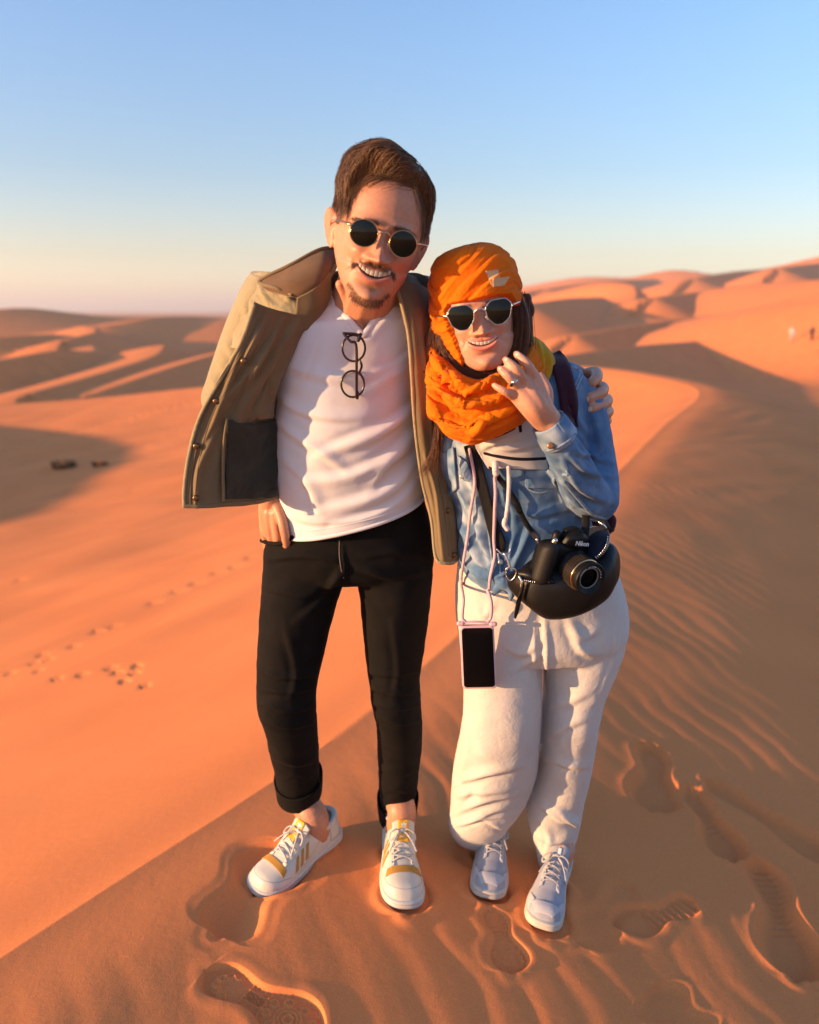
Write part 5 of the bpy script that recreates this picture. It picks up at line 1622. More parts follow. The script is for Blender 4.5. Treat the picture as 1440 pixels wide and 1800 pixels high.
V, F = sheet(tailg, 40, 30, .005)
V = creases(V, F, [([(944, 598), (952, 640), (948, 690)], 4, .008), ([(958, 610), (966, 640), (958, 680)], 4, .007)])
obj('scarf_tail', (V, F), M_SCARF_Y, scarf)

# --- her hair: locks beside the face and under the chin
def lock(pts, r, name='hair_lock', flat=.8):
    return px_tube(pts, r, flat, ns=20)
LOCKS = [lock([(906, 520, 1.53), (915, 560, 1.525), (912, 605, 1.525), (900, 640, 1.52), (884, 662, 1.505)], [12, 16, 18, 17, 12]),
         lock([(925, 525, 1.56), (924, 580, 1.56), (922, 630, 1.56), (915, 670, 1.56)], [10, 13, 15, 13]),
         lock([(916, 528, 1.54), (930, 536, 1.55), (933, 550, 1.555), (927, 560, 1.555)], [6, 8, 7, 3]),
         lock([(782, 560, 1.53), (778, 590, 1.525), (786, 625, 1.515), (808, 650, 1.50), (846, 664, 1.492), (884, 656, 1.50)], [6, 9, 10, 11, 12, 12]),
         lock([(776, 740, 1.53), (772, 775, 1.525), (762, 806, 1.525), (748, 826, 1.53)], [5, 5, 3.5, 1.2])]
lockmesh = obj('hair', LOCKS[0], M_HAIR_W, woman)
for g_ in LOCKS[1:]: obj('hair_lock', g_, M_HAIR_W, lockmesh)
hp = []
def strand_set(pts, spread, n, K=14, droop=.6):
    c = spline(np.array([P(*p) for p in pts]), K)
    for _ in range(n):
        o = rng.normal(size=3) * spread * .0011; o[1] = -abs(o[1]) * .8
        w = np.cumsum(rng.normal(size=(K, 3)) * .00035, 0)
        hp.append(c + o * np.linspace(.6, 1.15, K)[:, None] + w)
strand_set([(905, 520, 1.512), (914, 560, 1.505), (911, 605, 1.503), (899, 640, 1.500), (882, 664, 1.487)], 9, 320)
strand_set([(922, 525, 1.545), (922, 580, 1.542), (920, 630, 1.542), (912, 672, 1.54)], 8, 240)
strand_set([(782, 558, 1.515), (778, 590, 1.512), (785, 625, 1.503), (808, 650, 1.488), (846, 664, 1.480), (880, 658, 1.487)], 6, 260)
strand_set([(765, 575, 1.53), (762, 610, 1.52), (756, 640, 1.50)], 6, 60)
strand_set([(778, 735, 1.51), (772, 775, 1.505), (762, 806, 1.51), (744, 832, 1.515)], 5, 110)
strand_set([(772, 740, 1.50), (768, 790, 1.50), (766, 830, 1.51)], 6, 40)
strands('hair_strand', np.array(hp), .00040, M_HAIR_W, lockmesh)
# ------------------------------------------------------------------ shoes
M_LEATHER_W = plain('off_white_leather', (0.58, 0.54, 0.46), .45, .4, 0, .06, 60, .2)
M_LEATHER_G = cloth('grey_mesh', (0.36, 0.37, 0.42), (0.31, 0.32, 0.37), 30, .8, 800, .5, .1)
M_SUEDE_G = plain('pale_grey_suede', (0.43, 0.43, 0.46), .8, .2, 0, .08, 300, .4)
M_OCHRE = plain('ochre_suede', (0.46, 0.23, 0.045), .85, .2, 0, .12, 300, .3)
M_TAG = plain('orange_tag', (0.80, 0.40, 0.03), .7, .3)
M_SOLE_W = plain('white_rubber', (0.56, 0.53, 0.48), .55, .4, 0, .06, 40)
M_SOLE_G = plain('cream_rubber', (0.52, 0.47, 0.40), .6, .35, 0, .06, 40)
M_LACE_W = cloth('white_lace', (0.60, 0.57, 0.53), (0.50, 0.48, 0.45), 200, .85, 1500, .4, .1)
M_LACE_G = cloth('grey_lace', (0.48, 0.46, 0.45), (0.40, 0.38, 0.38), 200, .85, 1500, .4, .1)
M_WHITE = plain('white_mark', (0.72, 0.72, 0.70), .5, .4)
M_INNER = plain('shoe_lining', (0.40, 0.36, 0.36), .9, .1)
M_SEAM = plain('grey_seam', (0.30, 0.29, 0.29), .8, .2)
M_SKINP = M_SKIN

def man_shoe(k, parent):
    up = k.upper(M_LEATHER_W, parent)
    up['label'] = 'off-white leather trainer with ochre stripes'
    k.sole(M_SOLE_W, up)
    k.collar(M_LEATHER_W, up, lift=.010)
    # tongue with its orange tag
    T = [[k.W(np.array(x), np.array(k.L * s), np.array(z))[()] for x in (-.026, -.012, .0, .012, .026)] for s, z in ((.66, .066), (.56, .084), (.46, .097), (.385, .116))]
    T = np.array(T); T[:, [0, 4]] -= k.u * .008
    tg = obj('tongue', sheet(T, 24, 20, .006), M_LEATHER_W, up)
    G = grid_spline(T, 24, 21)
    N = unit(np.cross(G[1:, :-1] - G[:-1, :-1], G[:-1, 1:] - G[:-1, :-1]))
    nn = N[18, 10]; nn = nn if nn @ k.u > 0 else -nn
    obj('tag', shell(G[9:24, 5:17] + nn * .0042, .0015), M_TAG, tg)
    c = G[19, 10] + nn * .0056; t1 = unit(G[19, 12] - G[19, 8]); t2 = unit(G[22, 10] - G[16, 10])
    if t2 @ k.u < 0: t2 = -t2
    # three leaves over three bars on the tag
    for ang in (-.75, 0, .75):
        d = t2 * math.cos(ang) + t1 * math.sin(ang); e = t1 * math.cos(ang) - t2 * math.sin(ang)
        L_ = [c + d * y * .0095 + e * x * .0026 for x, y in ((0, 0), (.8, .35), (1, .62), (0, 1), (-1, .62), (-.8, .35))]
        V = np.vstack([np.array(L_), np.array(L_) + nn * .0006])
        obj('emblem_leaf', (V, [[0, 1, 2, 3, 4, 5][::-1], [6, 7, 8, 9, 10, 11]] + [[i, (i + 1) % 6, (i + 1) % 6 + 6, i + 6] for i in range(6)]), M_WHITE, tg, False)
    for j in range(3):
        m = c - t2 * (.0006 + .0022 * j)
        obj('emblem_bar', tube(np.array([m - t1 * (.0065 - .001 * j), m + t1 * (.0065 - .001 * j)]), .0006, 3, 6), M_WHITE, tg)
    # eyelet stay, stripes on both sides, toe overlay, ochre apron
    for sd in (-1, 1):
        A = lambda v: .5 + sd * v
        k.patch([(.40, A(.12)), (.73, A(.11)), (.73, A(.17)), (.40, A(.20))], 'eyelet_stay', M_LEATHER_W, up, .0022, .003)
        for q in (.43, .50, .57):
            k.patch([(q, A(.235)), (q + .034, A(.235)), (q + .095, A(.40)), (q + .058, A(.40))], 'stripe', M_OCHRE, up)
        k.patch([(.02, A(.08)), (.16, A(.22)), (.18, A(.44)), (.0, A(.46))], 'heel_counter', M_LEATHER_W, up, .0018, .003)
        k.patch([(.255, A(.20)), (.32, A(.20)), (.32, A(.235)), (.255, A(.235))], 'ankle_patch', M_OCHRE, up, .0022)
        k.line([(.05, A(.18)), (.25, A(.30)), (.46, A(.42)), (.60, A(.44))], 'seam', M_SEAM, up, .0007)
        for q in np.linspace(.44, .70, 5):
            c = k.surf(q, A(.145), .0036)
            obj('eyelet', tube(np.array([c, c + k.u * .0008]), .0018, 2, 8), M_SEAM, up)
    k.patch([(.735, .26), (.735, .74), (.795, .80), (.795, .20)], 'apron', M_OCHRE, up, .0018, .0024, 20)
    k.line([(.72, .10), (.80, .17), (.87, .22), (.925, .34), (.945, .5), (.925, .66), (.87, .78), (.80, .83), (.72, .90)], 'seam', M_SEAM, up, .0009)
    k.laces(M_LACE_W, up, [.69, .635, .58, .525, .47], .0024)
    return k

def woman_shoe(k, parent, emblem=0):
    up = k.upper(M_LEATHER_G, parent)
    up['label'] = 'pale grey running shoe'
    k.sole(M_SOLE_G, up, .027, .005, .010)
    k.collar(M_LEATHER_G, up, lift=.012)
    T = [[k.W(np.array(x), np.array(k.L * s), np.array(z))[()] for x in (-.022, -.010, .0, .010, .022)] for s, z in ((.62, .066), (.50, .084), (.38, .102), (.30, .116))]
    T = np.array(T); T[:, [0, 4]] -= k.u * .007
    tg = obj('tongue', sheet(T, 24, 20, .006), M_LEATHER_G, up)
    G = grid_spline(T, 24, 21)
    obj('tag', shell(G[13:20, 8:13] + k.u * .0045 + k.f * .001, .0015), M_WHITE, tg)
    for sd in (-1, 1):
        A = lambda v: .5 + sd * v
        k.patch([(.36, A(.12)), (.70, A(.10)), (.72, A(.16)), (.36, A(.21))], 'eyelet_stay', M_SUEDE_G, up, .0022, .003)
        k.patch([(.02, A(.08)), (.15, A(.20)), (.20, A(.44)), (.0, A(.46))], 'heel_counter', M_SUEDE_G, up, .0018, .003)
        k.patch([(.74, A(.34)), (.84, A(.18)), (.94, A(.46)), (.74, A(.47))], 'side_overlay', M_SUEDE_G, up, .0014, .0024)
        for q in np.linspace(.42, .66, 4):
            c = k.surf(q, A(.145), .0036)
            obj('eyelet', tube(np.array([c, c + k.u * .0008]), .0016, 2, 8), M_SEAM, up)
    k.patch([(.86, .22), (.86, .78), (.965, .70), (.965, .30)], 'toe_cap', M_SUEDE_G, up, .0018, .0026, 20)
    k.line([(.74, .12), (.82, .22), (.865, .36), (.875, .5), (.865, .64), (.82, .78), (.74, .88)], 'seam', M_SEAM, up, .0008)
    if emblem:
        A = lambda v: .5 + emblem * v
        k.patch([(.36, A(.40)), (.40, A(.40)), (.44, A(.25)), (.40, A(.25))], 'emblem', M_WHITE, up, .0030, .0024)
        k.patch([(.40, A(.25)), (.44, A(.25)), (.52, A(.40)), (.48, A(.40))], 'emblem', M_WHITE, up, .0034, .0024)
        k.patch([(.48, A(.40)), (.52, A(.40)), (.56, A(.25)), (.52, A(.25))], 'emblem', M_WHITE, up, .0030, .0024)
    k.laces(M_LACE_G, up, [.66, .60, .54, .48, .42], .0022)
    return k

man_shoe(SHOE_MR, man)
man_shoe(SHOE_ML, man)
woman_shoe(SHOE_WR, woman)
woman_shoe(SHOE_WL, woman, -1)
# ------------------------------------------------------------------ things they wear and carry
M_LENS = plain('dark_green_lens', (0.006, 0.007, 0.005), .12, .30)
M_GOLD = plain('gold_wire', (0.72, 0.44, 0.22), .22, .5, 1.0)
M_SILVER = plain('silver_metal', (0.72, 0.70, 0.66), .25, .5, 1.0)
M_TORT = plain('dark_acetate', (0.018, 0.008, 0.010), .25, .5)
M_BLACK = plain('black_plastic', (0.006, 0.006, 0.0065), .42, .22, 0, .2, 900, .3)
M_RUBBER = plain('black_rubber_grip', (0.009, 0.0085, 0.008), .55, .28, 0, .3, 700, .6)
M_LEATHER = plain('black_leather', (0.006, 0.005, 0.005), .42, .26, 0, .25, 260, .4)
M_WEB = cloth('black_webbing', (0.012, 0.011, 0.013), (0.008, 0.008, 0.009), 60, .8, 900, .5, .1)
M_PINK = plain('pink_case', (0.66, 0.42, 0.48), .4, .4)
M_PINKCORD = cloth('pink_cord', (0.66, 0.44, 0.50), (0.56, 0.36, 0.42), 200, .8, 1600, .5, .1)
M_SCREEN = plain('black_screen', (0.002, 0.002, 0.003), .12, .25)
M_MAROON = cloth('maroon_webbing', (0.050, 0.010, 0.022), (0.035, 0.007, 0.016), 40, .8, 900, .4, .1)
M_NAVY = cloth('navy_lining', (0.010, 0.016, 0.040), (0.008, 0.012, 0.03), 20, .7, 900, .3, .1)

def glass_material():
    m, nt, b = mat_new('clear_lens')
    setc(b, (1, 1, 1), .03, .5)
    b.inputs['Transmission Weight'].default_value = 1.0
    b.inputs['IOR'].default_value = 1.05
    return m
M_CLEAR = glass_material()

def lens_shape(kind, n=60):
    th = np.linspace(0, 2 * math.pi, n, endpoint=False)
    if kind == 'round':
        return np.stack([np.cos(th) * 1.0, np.sin(th) * .97], -1)
    c = np.array([(-.97, .40), (-.52, .90), (.60, .92), (1.0, .42), (.74, -.55), (.18, -1.0), (-.40, -.98), (-.88, -.35)])   # soft hexagon
    c = np.vstack([c, c[:1]]); L = np.concatenate([[0], np.cumsum(np.hypot(*np.diff(c, axis=0).T))])
    s = np.linspace(0, L[-1], 96, endpoint=False)
    q = np.column_stack([np.interp(s, L, c[:, k]) for k in (0, 1)])
    for _ in range(9): q = (np.roll(q, 1, 0) + 2 * q + np.roll(q, -1, 0)) / 4
    return q

def sunglasses(head, kind, half, rx, ry, drop, label, metal, ear, tilt_out=.10):
    """lenses, wire rims, bridge, nose pads, arms back to the ears; head's local axes in metres"""
    S = head.s
    def W(p): return head.o + np.asarray(p, float) @ head.M.T
    t = thing('sunglasses', label, 'sunglasses', tuple(W([0, 0, .105 * S[2]])))
    z0 = .1035 * S[2] + (.003 if kind != 'round' else .001)
    shp = lens_shape(kind)
    for s in (-1, 1):
        def pt(u, v, w=0.0):
            x = s * half + u * rx * (1 if kind == 'round' else s)
            zz = z0 - .0055 * ((x - s * half) / rx * s * .55 + .35) - .0030 * (u * u + v * v) + w
            return [x, drop + v * ry, zz]
        rings = np.array([[pt(u * q, v * q) for u, v in shp] for q in (.02, .35, .7, .93, 1.0)])
        back = np.array([[pt(u * q, v * q, -.0018) for u, v in shp] for q in (1.0, .6, .02)])
        R = W(np.concatenate([rings, back]).reshape(-1, 3)).reshape(8, len(shp), 3)
        obj('lens', ring_loft(R), M_LENS, t)
        rim = W(np.array([pt(u * 1.02, v * 1.02, -.0006) for u, v in shp]))
        rim = np.vstack([rim, rim[:2]])
        obj('rim', tube(rim, .00085, 130, 8), metal, t)
        e = np.array([pt(1.02 if kind != 'round' else s * 1.02, .30, 0), [s * (half + rx * 1.22), drop + ry * .34, z0 - .012], [s * .079 * S[0], drop + ry * .36, .055 * S[2]], [s * .083 * S[0], drop + ry * .25, -.005], [s * .080 * S[0], drop - ry * .4, -.020]])
        obj('arm', tube(W(e), .0012, 40, 8), metal, t)
        obj('hinge', tube(W(e[:2]), .0020, 6, 8), metal, t)
        pad = np.array([[s * .0100, drop - ry * .30, z0 - .010], [s * .0125, drop - ry * .52, z0 - .012]])
        obj('nose_pad', tube(W(pad), .0024, 6, 10, .6), plain('clear_pad', (.5, .45, .4), .2, .5), t)
    i = half - rx * .98
    obj('bridge', tube(W(np.array([[-i, drop + ry * .22, z0 - .001], [-i * .5, drop + ry * .42, z0 + .002], [0, drop + ry * .46, z0 + .003], [i * .5, drop + ry * .42, z0 + .002], [i, drop + ry * .22, z0 - .001]])), .0013, 30, 8), metal, t)
    return t

sunglasses(HM, 'round', .0335, .0228, .0214, -.001, 'round gold-rimmed sunglasses on the man with the moustache', M_GOLD, True)
sunglasses(HW, 'hex', .0325, .0232, .0214, .000, 'angular thin-rimmed sunglasses worn under the orange headscarf', M_SILVER, True)

# --- spectacles hung by one arm from the V of the tee
def specs():
    c1, c2 = P(623, 612, 1.516), P(620, 674, 1.528)
    t = thing('spectacles', 'dark round spectacles hanging from the neck of the white tee', 'spectacles', tuple(c1))
    th = np.linspace(0, 2 * math.pi, 41)
    for (px, py, Y, rx, ry) in ((622, 612, 1.512, 20, 23), (620, 675, 1.524, 20, 23)):
        ring = np.array([P(px + rx * math.cos(a), py + ry * math.sin(a), Y - .002 * math.cos(a)) for a in th])
        obj('rim', tube(np.vstack([ring, ring[1:2]]), .0021, 120, 8), M_TORT, t)
        disc = [np.array([P(px + rx * q * math.cos(a), py + ry * q * math.sin(a), Y + w) for a in th[:-1]]) for q, w in ((.02, -.001), (.95, -.001), (.95, .001), (.02, .001))]
        obj('lens', ring_loft(np.array(disc)), M_CLEAR, t)
    obj('bridge', tube(PP([(632, 632, 1.512), (636, 643, 1.508), (632, 655, 1.518)]), .0022, 20, 8), M_TORT, t)
    obj('arm', tube(PP([(634, 590, 1.508), (622, 587, 1.508), (605, 586, 1.506)]), .0026, 16, 8), M_TORT, t)
    obj('arm', tube(PP([(604, 586, 1.506), (616, 600, 1.502), (626, 606, 1.502), (627, 650, 1.504), (627, 697, 1.514)]), .0026, 40, 8), M_TORT, t)
    obj('hinge', tube(PP([(634, 588, 1.510), (630, 598, 1.508)]), .0034, 8, 8), M_TORT, t)
    obj('hinge', tube(PP([(628, 690, 1.516), (628, 699, 1.516)]), .0034, 8, 8), M_TORT, t)
specs()

# --- ring on the raised hand
c = np.array([P(897, 677, 1.386), P(901, 671, 1.381), P(906, 667, 1.384), P(909, 668, 1.394), P(905, 675, 1.40), P(899, 680, 1.398)])
rg = thing('ring', 'silver ring with dark stone on the finger of the raised hand', 'ring', tuple(c[0]))
obj('band', tube(np.vstack([c, c[:2]]), .0014, 40, 8), M_SILVER, rg)
sc_ = P(899, 677, 1.379)
obj('stone', tube(np.array([sc_ + [0, .003, 0], sc_, sc_ + [0, -.0012, 0]]), [.0030, .0030, .0014], 6, 12, round_ends=False), M_TORT, rg)
obj('setting', tube(np.array([P(903, 672, 1.378), P(908, 669, 1.381)]), .0026, 8, 8), M_SILVER, rg)

# --- telephone on a neck cord
def phone():
    t = thing('mobile_phone', 'black-screened mobile phone in a pink case hanging on a pale cord', 'phone', tuple(P(840, 1155, 1.545)))
    def slab(c, r, Yf, thick, name, mat, par):
        tl, tr, br, bl = [P(a, b, y) for a, b, y in c]
        ex, ey = unit(tr - tl), unit(bl - tl); nn = unit(np.cross(ex, ey)); nn = nn if nn[1] < 0 else -nn
        n = 8; outl = []
        for cor, a, b in ((tl, ex, ey), (tr, ey, -ex), (br, -ex, -ey), (bl, -ey, ex)):
            o = cor + a * r + b * r
            for k in range(n + 1):
                q = k / n * math.pi / 2
                outl.append(o - a * r * math.cos(q) - b * r * math.sin(q) if False else o + (-b) * r * math.sin(q) + (-a) * r * math.cos(q))
        outl = np.array(outl)
        cen = outl.mean(0)
        rings = [outl * .02 + cen * .98 + nn * (Yf)]
        for q, w in ((.97, Yf), (.995, Yf - .0006), (1, Yf - .0018), (1, Yf - thick + .0018), (.99, Yf - thick)):
            rings.append(cen + (outl - cen) * q + nn * w)
        rings.append(outl * .02 + cen * .98 + nn * (Yf - thick))
        return obj(name, ring_loft(np.array(rings)), mat, par)
    cs = [(808, 1099, 1.548), (868, 1098, 1.548), (873, 1208, 1.556), (813, 1209, 1.556)]
    slab(cs, .0080, .006, .012, 'case', M_PINK, t)
    slab([(811, 1102, 1.548), (865.5, 1101, 1.548), (870, 1205, 1.556), (815.5, 1206, 1.556)], .0070, .0072, .006, 'screen', M_SCREEN, t)
    obj('cord_bar', tube(PP([(810, 1095, 1.545), (838, 1093, 1.544), (867, 1096, 1.545)]), .0034, 20, 10, .7), M_PINK, t)
    for a in ((810, 1096), (867, 1097)):
        obj('end_stop', tube(PP([(a[0] - 3, a[1], 1.544), (a[0] + 3, a[1], 1.544)]), .0050, 6, 10), M_PINK, t)
    lc = drape([(829, 790), (836, 848), (828, 925), (820, 1000), (818, 1022)], .011, 26, (SV, SN))
    lc = np.vstack([lc, PP([(815, 1053, 1.545), (813, 1085, 1.545), (818, 1092, 1.545)])])
    rc = np.vstack([PP([(871, 828, 1.500)]), drape([(871, 840), (872, 893), (871, 960), (867, 1020), (866, 1034)], .013, 26, (SV, SN)), PP([(864, 1060, 1.545), (863, 1085, 1.545), (858, 1092, 1.545)])])
    obj('cord', tube(lc, .0030, 160, 10), M_PINKCORD, t)
    obj('cord', tube(rc, .0033, 160, 10), M_PINKCORD, t)
phone()

# --- black leather bag on a wide strap
bag = thing('shoulder_bag', 'black leather shoulder bag with open silver zip below the camera', 'bag', tuple(P(1000, 1080, 1.53)))
bl = loft([(909, 1004, 911, 1012, 1.548, .03), (916, 1000, 921, 1043, 1.535, .075), (934, 985, 940, 1063, 1.522, .10), (958, 985, 963, 1082, 1.515, .115), (1000, 985, 1003, 1079, 1.512, .118), (1033, 975, 1035, 1060, 1.520, .108),
           (1052, 957, 1056, 1042, 1.535, .085), (1064, 952, 1069, 1022, 1.550, .060), (1072, 972, 1075, 1004, 1.565, .030)], 70, 60, 2.6)
V = wrinkle(bl[0], bl[1], .004, 14, (1, 1, 1), 2.2)
V = creases(V, bl[1], [([(925, 1030), (960, 1045), (1000, 1040)], 9, .006), ([(960, 1060), (1000, 1058), (1040, 1040)], 9, .004), ([(1050, 990), (1060, 1010), (1062, 1040)], 7, .005)])
body = obj('bag_body', (V, bl[1]), M_LEATHER, bag)
BV, BN = V, vnormals(V, bl[1])
lip = panel_grid([[(911, 1004, 1.49), (928, 1001, 1.478), (950, 1010, 1.470), (972, 1020, 1.465)], [(912, 1009, 1.482), (930, 1013, 1.468), (952, 1018, 1.462), (974, 1022, 1.460)], [(916, 1020, 1.49), (934, 1024, 1.475), (954, 1026, 1.468), (976, 1028, 1.464)]])
obj('zip_flap', sheet(lip, 20, 30, .006), M_LEATHER, bag)
def zipper(pts, name):
    p = spline(np.array([P(*a) for a in pts]), 60)
    tape = obj(name, tube(p, .0022, 60, 8), M_WEB, bag)
    L = np.concatenate([[0], np.cumsum(np.linalg.norm(np.diff(p, axis=0), axis=1))])
    n = int(L[-1] / .0042)
    for i in range(n):
        s = (i + .5) * L[-1] / n
        c = np.array([np.interp(s, L, p[:, d]) for d in range(3)]); k = min(np.searchsorted(L, s), 58)
        tg = unit(p[k + 1] - p[k]); side = unit(np.cross(tg, [0, -1, 0]))
        if i == 0:
            V, F = tube(np.array([-side * .0034, side * .0034]) * 1.0, .0010, 2, 5)
            zt = mesh_from('zip_tooth', V, F)
            base = side
        o = obj('zip_tooth', tube(np.array([c - side * .0030 + [0, -.0022, 0], c + side * .0030 + [0, -.0022, 0]]), .0010, 2, 5, round_ends=False), M_SILVER, tape)
zipper([(914, 1019, 1.478), (932, 1022, 1.463), (950, 1023, 1.458), (966, 1021, 1.458)], 'zip')
zipper([(1046, 981, 1.475), (1058, 972, 1.480), (1067, 958, 1.490), (1070, 942, 1.51)], 'zip')
obj('inner_lining', sheet(panel_grid([[(1030, 930, 1.56), (1050, 926, 1.55), (1069, 934, 1.54)], [(1034, 955, 1.52), (1054, 950, 1.505), (1071, 944, 1.51)], [(1038, 985, 1.49), (1052, 975, 1.485), (1068, 958, 1.495)]]), 24, 24, .004), M_NAVY, bag)
pull = obj('zip_pull', tube(PP([(915, 1016, 1.474), (920, 1026, 1.470), (918, 1038, 1.472), (912, 1052, 1.476), (907, 1068, 1.480)]), [.0030, .0034, .0045, .0050, .0030], 40, 10, .4), M_LEATHER, bag)
obj('pull_strip', tube(PP([(919, 1030, 1.472), (914, 1050, 1.474), (909, 1072, 1.478), (906, 1086, 1.482)]), [.0026, .0042, .0042, .0022], 30, 10, .35), M_LEATHER, pull)
obj('slider', tube(PP([(914, 1014, 1.474), (918, 1022, 1.470), (917, 1030, 1.470)]), .0038, 14, 10, .7), M_SILVER, pull)
def belt(pts, wpx, name, mat, parent, n=50, thick=.0025, surf=None, out=.006):
    """flat strap through pixel points (x, y, half width px) laid on the cloth"""
    q = spline(np.array(pts, float), n)
    t = np.gradient(q[:, :2], axis=0); t /= np.linalg.norm(t, axis=1)[:, None]
    nn = np.stack([-t[:, 1], t[:, 0]], -1)
    rows = []
    m = 7
    s_ = surf or (SV, SN)
    allp = np.concatenate([q[:, :2] + nn * wpx * k for k in np.linspace(-1, 1, m)])
    G = on_surface(s_[0], s_[1], allp, out).reshape(m, n, 3)
    for _ in range(6): G[:, 1:-1] = (G[:, :-2] + G[:, 2:] + 2 * G[:, 1:-1]) / 4
    return obj(name, shell(G, thick), mat, parent)
belt([(829, 782), (842, 830), (858, 890), (874, 940), (884, 966)], 11, 'strap', M_WEB, bag, out=.008)
obj('strap_ring', tube(PP([(874, 966, 1.512), (883, 974, 1.508), (894, 972, 1.508), (898, 964, 1.510)]), .0018, 30, 8), M_SILVER, bag)
obj('clasp', tube(PP([(887, 974, 1.506), (892, 984, 1.502), (896, 997, 1.500)]), [.0034, .0024, .0028], 20, 10), M_SILVER, bag)
dr = PP([(893, 998, 1.500), (905, 1000, 1.498), (908, 1006, 1.498), (903, 1017, 1.500), (896, 1020, 1.502), (890, 1012, 1.502), (890, 1003, 1.501)])
obj('d_ring', tube(np.vstack([dr, dr[:2]]), .0018, 60, 8), M_SILVER, bag)
obj('side_ring', tube(PP([(1053, 917, 1.545), (1060, 922, 1.538), (1066, 930, 1.54), (1070, 940, 1.545)]), .0024, 24, 8), M_SILVER, bag)
obj('strap', tube(PP([(1056, 905, 1.60), (1060, 918, 1.56), (1064, 926, 1.545)]), .010, 12, 10, .3), M_WEB, bag)

